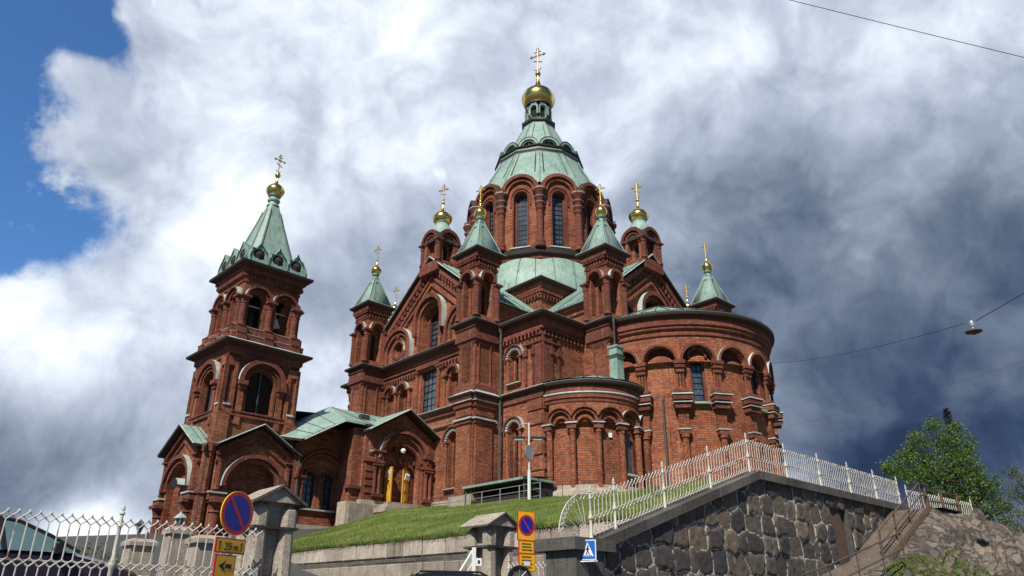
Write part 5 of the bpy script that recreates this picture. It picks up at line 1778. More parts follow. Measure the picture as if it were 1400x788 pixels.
tag(RW, 'dark rubble stone wall with raised light mortar and a sloping stone coping', 'stone wall')
def place(o, root):
    """parent while keeping the world place (roots are not rotated)"""
    o.parent = root; o.location = Vector(o.location) - root.location
    return o
st_o = bpy.data.objects.new('stonework', me); col.objects.link(st_o); place(st_o, RW)
cp = MB(); cp.auto = False
FW = lambda t, z, d: AB(32.5 - t, 34.0 + d, z)
# body behind the stones, coping of long slabs following the slope
cp2 = MB()
def slopebox(mb, t0, t1, za, zb, h, d0, d1, m):
    P = [(t0, za - h), (t1, zb - h), (t1, zb), (t0, za)]
    f = [FW(a, b, d1) for a, b in P]; k = [FW(a, b, d0) for a, b in P]
    mb.face(f, m); mb.face(k[::-1], m)
    for i in range(4): mb.face([f[i], k[i], k[(i + 1) % 4], f[(i + 1) % 4]], m)
core = MB()
core.prism([AB(32.5 + .1, 33.9)[:2], AB(32.5 + .1, 33.2)[:2], AB(24.5, 33.2)[:2], AB(24.5, 33.9)[:2]][::-1], -1.6, 1.5, 'granite_dark')
for i in range(16):
    t0, t1 = i * .5, (i + 1) * .5
    core.fbox(FW, t0, t1, -1.6, wall_top(t0) - .2, -.9, -.12, 'granite_dark')
core.fbox(FW, 8, DOOR[0], -1.6, 4.1, -.9, -.12, 'granite_dark'); core.fbox(FW, DOOR[1], 20.5, -1.6, 4.1, -.9, -.12, 'granite_dark')
core.fbox(FW, DOOR[0], DOOR[1], -1.6, DOOR[2], -.9, -.12, 'granite_dark'); core.fbox(FW, DOOR[0], DOOR[1], DOOR[3], 4.1, -.9, -.12, 'granite_dark')
place(core.build('wall_core'), RW)
t = 0.0
while t < 20.4:
    L = rnd.uniform(1.3, 2.0); t1 = min(t + L, 20.5)
    if t < 8.0 < t1: t1 = 8.0
    cp.cur = rnd.random()
    slopebox(cp, t + .008, t1 - .008, wall_top(t), wall_top(t1), .26, -.55, .16, 'granite_dark')
    t = t1
cp.cur = .4
place(cp.build('coping'), RW)
pr_ = MB()
pr_.prism([AB(32.4, 34.1)[:2], AB(33.35, 34.1)[:2], AB(33.35, 33.1)[:2], AB(32.4, 33.1)[:2]], -1.6, 1.40, 'granite_dark')
pr_.prism([AB(32.0, 34.2)[:2], AB(33.5, 34.2)[:2], AB(33.5, 32.7)[:2], AB(32.0, 32.7)[:2]], 1.40, 1.68, 'granite_dark')
place(pr_.build('end_pier'), RW)
dr = MB()
dr.fbox(FW, DOOR[0], DOOR[1], DOOR[2], DOOR[3], -.2, -.10, 'timber')
for k in range(5): dr.fbox(FW, DOOR[0] + .03 + k * .175, DOOR[0] + .19 + k * .175, DOOR[2], DOOR[3], -.1, -.07, 'timber')
dr.fbox(FW, DOOR[1] - .04, DOOR[1] + .06, DOOR[2] - .1, DOOR[3] + .05, -.1, .1, 'pipe')
place(dr.build('door'), RW)

# ------------------------------------------------------------------ cast iron fences
def fence_panel(F, L, h, s, slope=0.0, r=.011, mat_='iron_white', tiers=2):
    """lattice of bars that fork into hexagons; F(u, z, d) with z above the foot"""
    mb = MB()
    n = max(2, int(round(L / s))); s = L / n
    hx = s * .42
    zt = h - 2 * hx
    levels = [(hx * 2.6, zt)] if tiers == 1 else [(h * .52, zt), (h * .17, h * .52 - 2 * hx)]
    def T(a, b, rr_=r):
        za, zb = slope * a[0], slope * b[0]
        mb.tube(F(a[0], a[1] + za, 0), F(b[0], b[1] + zb, 0), rr_, mat_, 5)
    for lo, hi in levels:
        for i in range(n + 1):
            u = i * s
            if 0 < i < n: T((u, lo), (u, hi), r)
            for sg in (-1, 1):
                m = u + sg * s / 2
                if 0 <= m <= L:
                    if 0 < i < n or True:
                        T((u, hi), (m, hi + hx)); T((m, hi + hx), (u, hi + 2 * hx))
                        T((u, lo), (m, lo - hx * .9)); T((m, lo - hx * .9), (u, lo - hx * 1.9))
    for i in range(n):
        u = (i + 0) * s
        p = F(u, h + slope * u + .0, 0)
        mb.lathe(p[0], p[1], [(0, p[2] - .012), (r * 1.9, p[2]), (r * 1.9, p[2] + r * 1.6), (0, p[2] + .045)], mat_, 6)
        u = (i + .5) * s
        for zz_ in [l[1] + hx for l in levels]:
            p = F(u, zz_ + slope * u, 0)
            mb.lathe(p[0], p[1], [(0, p[2] - r * 1.8), (r * 1.9, p[2]), (0, p[2] + r * 1.8)], mat_, 6)
    T((0, h * .5), (L, h * .5), r * .7)
    T((0, .09), (L, .09), r * 1.2)
    return mb
def fence_post(h, r=.045, mat_='iron_white'):
    mb = MB()
    mb.lathe(0, 0, [(r * 1.6, 0), (r * 1.6, .06), (r, .1), (r, h * .42), (r * 1.5, h * .44), (r * 1.5, h * .50), (r * .85, h * .54), (r * .8, h * .86), (r * 1.2, h * .88), (r * .8, h * .91), (r * .7, h), (r * 1.2, h + .02), (r * 1.2, h + .04),
                    (r * .6, h + .06), (r * .9, h + .10), (r * .5, h + .15), (0, h + .20)], mat_, 10)
    return mb
def run_fence(label, P0, direc, spans, h, s, slope, group=None, end_post=True, tiers=2, r=.011):
    """spans: list of panel lengths; one thing per fence, posts and panels its parts"""
    root = empty('iron_fence', P0)
    tag(root, label, 'fence')
    u = 0.0
    ang = math.atan2(direc[1], direc[0])
    pm = fence_post(h + .06, .036)
    first = None
    for k, L in enumerate(spans + [0]):
        if k == len(spans) and not end_post: break
        z = (slope(u) if callable(slope) else slope * u)
        if first is None:
            first = pm.build('post', root, (direc[0] * u, direc[1] * u, z))
        else:
            c = first.copy(); col.objects.link(c); c.location = (direc[0] * u, direc[1] * u, z)
        if L:
            z1 = (slope(u + L) if callable(slope) else slope * (u + L))
            F = lambda a, b, d: (a, d, b)
            fence_panel(F, L, h, s, (z1 - z) / L, r, tiers=tiers).build('panel', root, (direc[0] * u, direc[1] * u, z), ang)
        u += L
    return root
dirA = (-AX_.x, -AX_.y)
wt0 = wall_top(0)
run_fence('white iron fence climbing the rubble wall coping and running along its top', AB(32.45, 33.80, wt0 + .01), dirA, [.95, 2.2, 2.4, 2.4, 2.5, 2.5, 2.5, 2.4, 2.4], 1.06, .155,
          lambda u: wall_top(u) - wt0, r=.012)
# curled end of that fence over the pier
cu = MB()
F = lambda a, z: AB(32.5 + a, 33.8, 1.69 + z)
pts = [F(.1 + 1.0 * math.sin(R(a)) * 1.0, .06 + 1.02 * (math.cos(R(a)))) for a in range(0, 96, 8)]
cu.path(pts, .018, 'iron_white', 5)
pts2 = [F(.1 + .86 * math.sin(R(a)), .06 + .88 * (math.cos(R(a)))) for a in range(0, 96, 8)]
for a, b, c in zip(pts, pts2[1:], pts[2:]): cu.tube(a, b, .013, 'iron_white', 5); cu.tube(b, c, .013, 'iron_white', 5)
for a in range(10, 95, 13): cu.tube(F(.1 + .25 * math.sin(R(a)), .06 + .25 * math.cos(R(a))), F(.1 + .85 * math.sin(R(a)), .06 + .87 * math.cos(R(a))), .012, 'iron_white', 5)
cu.path([F(.1 + .25 * math.sin(R(a)), .06 + .25 * math.cos(R(a))) for a in range(0, 91, 15)], .014, 'iron_white', 5)
cuo = cu.build('iron_scroll')
tag(cuo, 'fan shaped iron scroll ending the white fence above the stone pier', 'iron scroll')

# left fence in front of the parked car
run_fence('white iron lattice fence at the lower left in front of the dark car', (-9.93, 8.79, 0.02), dirA, [2.55, 2.55, 2.4], 1.33, .142, 0.0, r=.0105, end_post=False)
# low fence between the small pillar and the rubble wall
run_fence('short pale iron fence between the small gabled pillar and the rubble wall', (-.05, 23.1, -.1), (BX_.x, BX_.y), [1.6, 1.75], 1.45, .17, -.02, r=.012)
# fence at the far right behind the trees
run_fence('distant white iron fence behind the trees on the rock', AB(12.4, 34.2, 4.0), (.86, .51), [2.4, 2.4], .95, .16, -.045, r=.016)

# ------------------------------------------------------------------ granite gate pillars
def gate_pillar(x, y, zbase, ztop, wd, label, ridge_dir):
    root = empty('gate_pillar', (x, y, zbase), -PHI)
    tag(root, label, 'pillar')
    mb = MB(); H_ = ztop - zbase
    e = wd / 2
    zl = H_ - wd * .82
    mb.prism(square(e * .98), 0, .5, 'granite')
    mb.prism(square(e * .48), .5, zl, 'granite')
    for s1 in (-1, 1):
        for s2 in (-1, 1):
            mb.prism(chamf_at(e * .36, e * .20, s1 * e * .60, s2 * e * .60), .5, zl, 'granite', None, chamf_at(e * .30, e * .165, s1 * e * .58, s2 * e * .58))
    mb.build('shaft', root)
    led = MB()
    led.prism(square(e * .95), zl, zl + wd * .05, 'granite_dark', None, square(e * .98)); led.build('ledge_slab', root)
    hd_ = MB()
    hd_.prism(square(e * .58), zl + wd * .05, H_ - wd * .30, 'granite')
    for s1 in (-1, 1):
        for s2 in (-1, 1):
            cx_, cy_ = s1 * e * .62, s2 * e * .62
            hd_.prism(chamf_at(e * .32, e * .17, cx_, cy_), zl + wd * .05, zl + wd * .38, 'granite')
            hd_.prism(chamf_at(e * .32, e * .17, cx_, cy_), zl + wd * .38, zl + wd * .52, 'granite', None, chamf_at(e * .05, e * .02, cx_, cy_))
    hd_.build('head', root)
    rf_ = MB()
    zr0, zr1 = H_ - wd * .30, H_
    ov = e * 1.05
    # gable: ridge along local x
    A_ = [(-ov * .95, -ov, zr0), (-ov * .95, ov, zr0), (-ov * .95, 0, zr1)]
    B_ = [(ov * .95, -ov, zr0), (ov * .95, ov, zr0), (ov * .95, 0, zr1)]
    rf_.face([A_[0], A_[2], A_[1]], 'granite'); rf_.face([B_[0], B_[1], B_[2]], 'granite')
    rf_.face([A_[0], B_[0], B_[2], A_[2]], 'granite'); rf_.face([A_[1], A_[2], B_[2], B_[1]], 'granite'); rf_.face([A_[0], A_[1], B_[1], B_[0]], 'granite')
    for s_ in (-1, 1):
        q = [(-ov * 1.08, s_ * ov * 1.12, zr0 + .0), (ov * 1.08, s_ * ov * 1.12, zr0 + .0), (ov * 1.08, 0, zr1 + .045), (-ov * 1.08, 0, zr1 + .045)]
        if s_ > 0: q = q[::-1]
        rf_.face(q, 'granite'); dn = [(a, b, c - .055) for a, b, c in q]; rf_.face(dn[::-1], 'granite_dark')
        for k in range(4): rf_.face([q[k], dn[k], dn[(k + 1) % 4], q[(k + 1) % 4]], 'granite_dark')
    rf_.build('gabled_cap', root)
    return root
def chamf_at(h, c, x, y):
    return [(x + a, y + b) for a, b in chamf(h, c)]
gate_pillar(-4.62, 14.6, 0.0, 2.17, .92, 'tall granite pillar with a gabled cap right beside the round no parking sign', 0)
gate_pillar(-.62, 24.0, -1.3, 2.83, 1.22, 'granite pillar with a gabled cap rising in front of the long retaining wall', 0)
# ------------------------------------------------------------------ more of the left forecourt
def stone_pier(x, y, z0, z1, wd, label):
    mb = MB()
    mb.prism(square(wd / 2), z0, z1 - .22, 'granite', None, square(wd / 2 * .94))
    mb.prism(square(wd / 2 * 1.15), z1 - .22, z1 - .1, 'granite'); mb.prism(square(wd / 2 * 1.15), z1 - .1, z1, 'granite', None, square(wd / 2 * .8))
    return tag(mb.build('stone_pier', None, (x, y, 0), -PHI), label, 'stone pier', 'stone piers behind the left fence')
stone_pier(-10.30, 24.0, 0, 2.42, .62, 'stone pier carrying the pale lantern below the tower')
stone_pier(-12.35, 26.0, 0, 2.22, .80, 'leftmost of the stone piers behind the lattice fence')
stone_pier(-8.75, 22.5, 0, 2.02, .85, 'rightmost of the stone piers behind the lattice fence')
lw_ = MB()
lw_.prism([(-12.1, 26.1), (-8.5, 22.7), (-8.3, 22.9), (-11.9, 26.3)], -.2, 1.05, 'granite')
tag(lw_.build('low_stone_wall'), 'low stone wall linking the three stone piers below the tower', 'stone wall')
ln = empty('lantern', (-10.30, 24.0, 2.42)); tag(ln, 'pale six sided lantern standing on the middle stone pier', 'lantern')
m1 = MB(); m1.lathe(0, 0, [(.08, -.02), (.06, .03), (.09, .06)], 'iron_white', 6); m1.build('foot', ln)
m1 = MB(); m1.lathe(0, 0, [(.10, .06), (.16, .26)], 'glass', 6); m1.build('glass_case', ln)
m1 = MB(); m1.lathe(0, 0, [(.21, .25), (.21, .28), (.09, .38), (.04, .41), (.04, .44), (0, .47)], 'ledge', 6)
for i in range(6): m1.tube((.10 * math.cos(i * PI / 3), .10 * math.sin(i * PI / 3), .06), (.17 * math.cos(i * PI / 3), .17 * math.sin(i * PI / 3), .26), .012, 'iron_white', 4)
m1.build('hood', ln)
bl2 = empty('bracket_lamp', (-12.15, 26.0, 0)); tag(bl2, 'old lantern on a curled iron bracket left of the stone piers', 'street lamp')
m1 = MB(); m1.tube((0, 0, 0), (0, 0, 2.45), .04, 'pipe', 8); m1.path([(0, 0, 2.1), (-.15, 0, 2.12), (-.26, 0, 2.25), (-.3, 0, 2.4)], .02, 'pipe', 5); m1.build('bracket_post', bl2)
m1 = MB(); m1.lathe(-.3, 0, [(.05, 2.4), (.06, 2.43), (.15, 2.68), (.18, 2.70), (.08, 2.79), (.02, 2.84), (0, 2.88)], 'glass', 6); m1.build('lantern_case', bl2)

# ------------------------------------------------------------------ cars
def make_car(name, P0, heading, ztop, label, rails=False, z0=0.0):
    """P0 = middle of the front bumper on the ground; heading = unit vector it faces"""
    root = empty(name, (P0[0], P0[1], z0), math.atan2(heading[1], heading[0]))
    tag(root, label, 'car')
    S = ztop / 1.45
    # local x forwards (front at 0), stations: x, half width, sill z, belt z
    st = [(-.02, .62, .30, .50, .62), (-.12, .78, .22, .70, .70), (-.55, .88, .20, .84, .80), (-1.15, .90, .20, .96, .82), (-2.2, .91, .20, .98, .84), (-3.3, .90, .20, 1.0, .84), (-4.1, .86, .24, .98, .80), (-4.4, .72, .34, .78, .66)]
    mb = MB()
    def sec(s_):
        x, w_, za, zb, tw = s_
        return [(x, -w_ * .92, za * S), (x, -w_, (za + .15) * S), (x, -w_ * 1.0, (zb - .2) * S), (x, -w_ * .93, zb * S - .04), (x, -w_ * .6, zb * S + .03), (x, w_ * .6, zb * S + .03), (x, w_ * .93, zb * S - .04), (x, w_, (zb - .2) * S), (x, w_, (za + .15) * S), (x, w_ * .92, za * S)]
    SS = [sec(s_) for s_ in st]
    for a, b in zip(SS, SS[1:]):
        for k in range(10):
            mb.face([a[k], a[(k + 1) % 10], b[(k + 1) % 10], b[k]], 'car_paint')
    mb.face(SS[0][::-1], 'car_paint'); mb.face(SS[-1], 'car_paint')
    mb.build('body', root, sharp=40)
    cab = MB(); gl = MB()
    cs = [(-1.10, .80, .97), (-1.55, .74, 1.20), (-2.0, .66, 1.39), (-2.35, .64, 1.44), (-3.1, .64, 1.43), (-3.6, .66, 1.30), (-4.15, .76, 1.0)]
    rows = [[(x, -w_, z * S), (x, -w_ * .75, z * S + .02), (x, w_ * .75, z * S + .02), (x, w_, z * S)] for x, w_, z in cs]
    for i, (a, b) in enumerate(zip(rows, rows[1:])):
        m_ = 'car_glass' if i in (0, 1, 5) else 'car_paint'
        (gl if m_ == 'car_glass' else cab).face([a[1], a[2], b[2], b[1]], m_)
        cab.face([a[0], a[1], b[1], b[0]], 'car_paint'); cab.face([a[2], a[3], b[3], b[2]], 'car_paint')
        for s_ in (0, 3):
            sg = -1 if s_ == 0 else 1
            lo = [(p[s_][0], sg * .88, .96 * S) for p in (a, b)]
            gl.face([a[s_], b[s_], lo[1], lo[0]], 'car_glass')
    for x in (-2.15, -3.2):
        for sg in (-1, 1): cab.tube((x, sg * .885, .95 * S), (x - .12, sg * .66, 1.42 * S), .035, 'black', 5)
    for sg in (-1, 1):
        cab.path([(r_[0][0], sg * abs(r_[0][1]), r_[0][2] + .01) for r_ in rows], .028, 'black', 5)
    cab.build('roof', root, sharp=50); gl.build('window', root, sharp=50)
    for x in (-.85, -3.5):
        for sg in (-1, 1):
            wh = MB(); 
            wh.tube((0, -.10, 0), (0, .10, 0), .33, 'tyre', 24); wh.tube((0, -.105, 0), (0, .105, 0), .2, 'steel', 16)
            wh.build('wheel', root, (x, sg * .80, .33))
    for sg in (-1, 1):
        hl = MB(); hl.lathe(0, 0, [(0, -.07), (.10, -.04), (.12, 0), (.1, .05), (0, .07)], 'sign_white', 12); hl.build('headlight', root, (-.12, sg * .62, .62 * S))
        mi = MB(); mi.box(-.07, .06, -.11, .11, -.07, .08, 'black'); mi.build('wing_mirror', root, (-1.45, sg * .98, 1.0 * S))
    if rails:
        for sg in (-1, 1):
            q = MB(); q.path([(-2.0, sg * .6, 1.42 * S), (-2.15, sg * .6, 1.42 * S + .07), (-3.2, sg * .6, 1.42 * S + .07), (-3.35, sg * .6, 1.40 * S)], .02, 'black', 6); q.build('roof_rail', root)
    return root
make_car('parked_car', (-6.55, 13.75), (dirA[0], dirA[1]), 1.45, 'dark purple car parked behind the white lattice fence, windscreen reflecting the sky', z0=-.12)
make_car('parked_car', (1.4, 15.0), (.97, .24), 1.74, 'black car with roof rails, only its roof showing below the retaining wall', True, z0=-1.10)

# white lift gate
bg = empty('barrier_gate', (-.93, 20.0, -1.3)); tag(bg, 'white steel barrier with a raised slanting arm beside the small gabled pillar', 'barrier')
m1 = MB(); m1.box(-.05, .05, -.04, .04, 0, 2.86, 'pole_white'); m1.build('post', bg)
m1 = MB(); m1.tube((0, 0, 2.83), (-.45, -.05, 2.1), .04, 'pole_white', 6); m1.tube((-.45, -.05, 2.1), (-.95, -.1, 1.3), .04, 'pole_white', 6); m1.tube((-.02, 0, 2.5), (-.36, -.04, 1.95), .02, 'pole_white', 6)
m1.tube((-.33, -.04, 2.3), (-.33, -.04, 1.5), .02, 'pole_white', 6); m1.build('arm', bg)
m1 = MB(); m1.box(.06, .2, -.06, .06, 2.42, 2.60, 'sign_white'); m1.box(.10, .16, -.07, -.06, 2.47, 2.55, 'black'); m1.build('control_box', bg)

# ------------------------------------------------------------------ road signs
def glyphs(mb, txt, F, u0, z0, size, m, d, bold=.13):
    """strokes for the characters on the plates"""
    S = {'2': [[(0, .8), (.12, .97), (.4, 1), (.58, .85), (.55, .62), (0, 0), (.6, 0)]], '5': [[(.58, 1), (.08, 1), (.04, .55), (.35, .62), (.58, .45), (.58, .2), (.38, 0), (0, .08)]],
         'm': [[(0, 0), (0, .62)], [(0, .5), (.2, .64), (.36, .5), (.36, 0)], [(.36, .5), (.56, .64), (.72, .5), (.72, 0)]]}
    u = u0
    for ch in txt:
        if ch == ' ': u += size * .4; continue
        for ln_ in S[ch]:
            for a, b in zip(ln_, ln_[1:]):
                mb.tube(F(u + a[0] * size, z0 + a[1] * size, d), F(u + b[0] * size, z0 + b[1] * size, d), size * bold / 2, m, 5)
        u += size * (.8 if ch != 'm' else .95)
def disc_face(mb, F, cu, cz, r0, r1, d, m, n=40):
    for i in range(n):
        a, b = 2 * PI * i / n, 2 * PI * (i + 1) / n
        P = lambda r, t: F(cu + r * math.cos(t), cz + r * math.sin(t), d)
        if r0 <= 0: mb.face([F(cu, cz, d), P(r1, a), P(r1, b)], m)
        else: mb.face([P(r0, a), P(r1, a), P(r1, b), P(r0, b)], m)
def no_parking_disc(mb, F, cu, cz, r, d):
    """blue disc, red rim, one red bar from upper left to lower right"""
    for i in range(40):
        a, b = 2 * PI * i / 40, 2 * PI * (i + 1) / 40
        mb.face([F(cu + r * math.cos(a), cz + r * math.sin(a), d - .02), F(cu + r * math.cos(b), cz + r * math.sin(b), d - .02), F(cu + r * math.cos(b), cz + r * math.sin(b), d), F(cu + r * math.cos(a), cz + r * math.sin(a), d)], 'sign_yellow')
    disc_face(mb, F, cu, cz, 0, r, d - .02, 'steel'); disc_face(mb, F, cu, cz, r * .965, r, d, 'sign_yellow')
    disc_face(mb, F, cu, cz, r * .80, r * .965, d, 'sign_red'); disc_face(mb, F, cu, cz, 0, r * .80, d, 'sign_blue')
    L_ = r * .82; w_ = r * .075
    a = R(-52)
    c, s_ = math.cos(a), math.sin(a)
    q = [(-L_, -w_), (L_, -w_), (L_, w_), (-L_, w_)]
    mb.face([F(cu + x * c - y * s_, cz + x * s_ + y * c, d + .003) for x, y in q], 'sign_red')
def plate(mb, F, u0, u1, z0, z1, d, face, rim=.018, rimm='sign_red'):
    mb.fbox(F, u0, u1, z0, z1, d - .02, d, rimm)
    mb.face([F(u0 + rim, z0 + rim, d + .003), F(u1 - rim, z0 + rim, d + .003), F(u1 - rim, z1 - rim, d + .003), F(u0 + rim, z1 - rim, d + .003)], face)
def arrow(mb, F, cu, cz, L_, ang, d, w_=.035, hd=.09):
    c, s_ = math.cos(R(ang)), math.sin(R(ang))
    T_ = lambda x, y: F(cu + x * c - y * s_, cz + x * s_ + y * c, d)
    mb.face([T_(-L_ / 2, -w_ / 2), T_(L_ / 2 - hd, -w_ / 2), T_(L_ / 2 - hd, w_ / 2), T_(-L_ / 2, w_ / 2)], 'black')
    mb.face([T_(L_ / 2 - hd * 1.1, -hd * .6), T_(L_ / 2, 0), T_(L_ / 2 - hd * 1.1, hd * .6), T_(L_ / 2 - hd * .75, 0)], 'black')

s1 = empty('no_parking_sign', (-4.11, 11.5, -.3)); tag(s1, 'large round blue and red no parking sign over two yellow plates, one reading 25 m', 'road sign')
F = PF(0, 0, 64); Z = 1.66
m1 = MB(); m1.tube((-.05, .05, 0), (-.05, .05, Z + .25), .03, 'steel', 8); m1.build('pole', s1)
m1 = MB(); no_parking_disc(m1, F, 0, Z, .32, .03); m1.build('disc', s1)
m1 = MB(); plate(m1, F, -.33, .25, Z - .57, Z - .36, .03, 'sign_yellow')
arrow(m1, F, -.25, Z - .465, .14, 90, .038, .022, .06); arrow(m1, F, .17, Z - .465, .14, 90, .038, .022, .06)
glyphs(m1, '25 m', F, -.16, Z - .52, .095, 'black', .036); m1.build('distance_plate', s1)
m1 = MB(); plate(m1, F, -.29, .10, Z - .90, Z - .59, .03, 'sign_yellow'); arrow(m1, F, -.10, Z - .745, .25, 180, .038, .06, .13); m1.build('arrow_plate', s1)

s2 = empty('no_parking_sign', (.27, 14.0, -1.4)); tag(s2, 'small no parking sign printed on a tall yellow panel with two text plates below it', 'road sign')
F = PF(0, 0, 36); Z = 2.81
m1 = MB(); m1.tube((0, .05, 0), (0, .05, Z + .2), .03, 'steel', 8); m1.build('pole', s2)
m1 = MB(); plate(m1, F, -.20, .19, Z - .20, Z + .31, .03, 'sign_yellow', .012)
disc_face(m1, F, 0, Z + .065, .145, .185 * .98, .036, 'sign_red'); disc_face(m1, F, 0, Z + .065, 0, .145, .036, 'sign_blue')
a = R(-52); q = [(-.15, -.012), (.15, -.012), (.15, .012), (-.15, .012)]
m1.face([F(x * math.cos(a) - y * math.sin(a), Z + .065 + x * math.sin(a) + y * math.cos(a), .04) for x, y in q], 'sign_red'); m1.build('panel', s2)
for nm, z0, z1, rows_ in (('upper_text_plate', Z - .42, Z - .205, 3), ('lower_text_plate', Z - .72, Z - .425, 4)):
    m1 = MB(); plate(m1, F, -.17, .165 if nm[0] == 'u' else .195, z0, z1, .03, 'sign_yellow', .010)
    rq = random.Random(5)
    for k in range(rows_):
        z = z1 - .05 - k * (z1 - z0 - .06) / rows_
        u = -.11
        while u < .10:      # short strokes: lettering too small to read in the photograph
            l_ = rq.uniform(.012, .03); m1.fbox(F, u, u + l_, z - .012, z + .012, .032, .037, 'shadow_wood'); u += l_ + .010
    if nm[0] == 'l': m1.fbox(F, -.06, .07, z0 + .10, z0 + .17, .03, .040, 'sign_white')
    m1.build(nm, s2)

s3 = empty('crossing_sign', (1.83, 18.4, -1.5)); tag(s3, 'blue and white pedestrian crossing sign in front of the stone pier', 'road sign')
F = PF(0, 0, -30); Z = 2.90
m1 = MB(); m1.tube((-.27, .06, 0), (-.27, .06, Z - .2), .028, 'steel', 8); m1.tube((-.27, .06, Z - .27), (.2, -.1, Z - .26), .02, 'steel', 6); m1.build('pole', s3)
m1 = MB(); plate(m1, F, -.21, .21, Z - .23, Z + .22, .03, 'cross_blue', .022, 'sign_white')
m1.face([F(-.15, Z - .15, .036), F(.15, Z - .15, .036), F(0, Z + .17, .036)], 'sign_white')
def fig(a, b, r_): m1.tube(F(a[0], Z + a[1], .042), F(b[0], Z + b[1], .042), r_, 'black', 6)
disc_face(m1, F, .01, Z + .085, 0, .019, .044, 'black', 14)
fig((.008, .06), (0, -.02), .018); fig((0, -.02), (.045, -.12), .011); fig((0, -.02), (-.045, -.12), .011); fig((0, .05), (.04, .0), .009); fig((0, .05), (-.035, .0), .009)
for k in (-.09, -.045, .0, .045, .09): m1.fbox(F, k - .012, k + .012, Z - .145, Z - .125, .036, .04, 'black')
m1.build('panel', s3)

# unidentified round shape built as a mirror from behind, low behind the yellow sign
mr = empty('unknown_round_shape', (.15, 12.9, -1.4)); tag(mr, 'unidentified round black rim, built as a mirror, just above the lower edge beside the yellow sign pole', 'mirror')
m1 = MB(); m1.tube((0, 0, 0), (0, 0, 1.9), .025, 'steel', 8); m1.build('pole', mr)
m1 = MB(); F = PF(0, 0, 20); m1.ring(F, 0, 1.93, .17, .205, -.03, .03, 'black', a0=0, a1=360, n=32); m1.build('rim', mr)
m1 = MB(); disc_face(m1, F, 0, 1.93, 0, .172, .0, 'pipe', 32)
for k in range(8): m1.tube(F(0, 1.93, .01), F(.17 * math.cos(k * PI / 4), 1.93 + .17 * math.sin(k * PI / 4), .01), .006, 'steel', 4)
m1.build('back_plate', mr)

# ------------------------------------------------------------------ basement stair canopy, railing and floodlight pole by the church
cn = empty('canopy', AB(14.0, 10.7, 6.0), -PHI); tag(cn, 'low green edged canopy over the dark basement stairs against the church wall', 'canopy')
m1 = MB()
P4 = [(-2.9, -1.3), (2.9, -1.3), (2.9, 1.35), (-2.9, 1.35)]
m1.prism([(p[0], p[1]) for p in P4], 1.50, 1.62, 'copper_dark', 'copper_dark'); m1.cornice(P4, [(0, 1.50, 'copper'), (.06, 1.52, 'copper'), (.06, 1.66, 'copper'), (-.2, 1.7, 'copper')])
m1.face([(-2.95, -1.35, 1.66), (2.95, -1.35, 1.66), (2.95, 1.4, 1.95), (-2.95, 1.4, 1.95)], 'copper')
m1.build('roof', cn)
m1 = MB()
m1.box(-2.8, 2.8, 1.1, 1.2, -.8, 1.5, 'shadow_wood'); m1.box(-2.8, -2.72, -1.1, 1.1, -.8, 1.5, 'shadow_wood'); m1.box(2.72, 2.8, -1.1, 1.1, -.8, 1.5, 'shadow_wood'); m1.box(-2.8, 2.8, -1.15, -1.05, -.8, .70, 'shadow_wood')  # near-black panels stand in for the darkness under the canopy
m1.build('enclosure', cn)
for x in (-2.75, 2.75):
    m1 = MB(); m1.box(x - .05, x + .05, -1.2, -1.1, -.5, 1.5, 'pipe'); m1.build('post', cn)
rl = empty('railing', AB(15.9, 7.0, 5.9), -PHI); tag(rl, 'plain steel tube railing on the lawn in front of the basement canopy', 'railing')
m1 = MB()
for z in (.35, .75, 1.1): m1.tube((0, 0, z), (8.6, 0, z + .02), .022, 'steel', 6)
m1.build('rails', rl)
for x in (0.05, 1.7, 3.4, 5.1, 6.8, 8.55):
    m1 = MB(); m1.tube((x, 0, -.5), (x, 0, 1.12), .03, 'steel', 6); m1.build('post', rl)
rl2 = empty('railing', AB(15.0, 2.6, 6.4), -PHI); tag(rl2, 'thin dark handrail beside the steps of the yellow door', 'railing')
m1 = MB()
for z in (.55, .95): m1.tube((0, 0, z), (3.3, 0, z - .1), .02, 'pipe', 6)
for x in (0, 1.6, 3.3): m1.tube((x, 0, -.4), (x, 0, .95), .022, 'pipe', 6)
m1.build('rails', rl2)
rl3 = empty('railing', AB(14.5, 16.0, 6.4), -PHI); tag(rl3, 'thin wire railing on the lawn along the foot of the round apses', 'railing')
m1 = MB()
for z in (.6, 1.05): m1.tube((0, 0, z), (9, 3.0, z), .014, 'pipe', 5)
for x in (0, 3, 6, 9): m1.tube((x, x / 3, -.5), (x, x / 3, 1.1), .02, 'pipe', 5)
m1.build('rails', rl3)
fp = empty('floodlight_pole', AB(16.3, 15.05, 6.0)); tag(fp, 'pale pole with two floodlights and a round disc, standing on the lawn by the canopy', 'lamp post')
m1 = MB(); m1.tube((0, 0, -.4), (0, 0, 1.7), .10, 'pole_white', 10); m1.tube((0, 0, 1.7), (0, 0, 4.5), .05, 'pole_white', 8); m1.tube((-.5, 0, 4.42), (.1, 0, 4.5), .025, 'steel', 6); m1.build('pole', fp)
m1 = MB(); F = PF(0, -.08, 52); disc_face(m1, F, 0, 2.75, 0, .40, .02, 'steel', 24); disc_face(m1, F, 0, 2.75, 0, .40, -.01, 'steel', 24); m1.ring(F, 0, 2.75, .37, .41, -.02, .03, 'steel', a0=0, a1=360, n=24); m1.build('disc', fp)
for sx in (-1, 1):
    m1 = MB(); x = sx * .55 - .05
    m1.box(x - .36, x + .36, -.2, .14, 3.50, 3.66, 'black'); m1.box(x - .28, x + .28, -.22, .1, 3.44, 3.50, 'steel'); m1.tube((0, 0, 3.64), (x, 0, 3.64), .03, 'black', 6)
    m1.build('floodlight', fp)

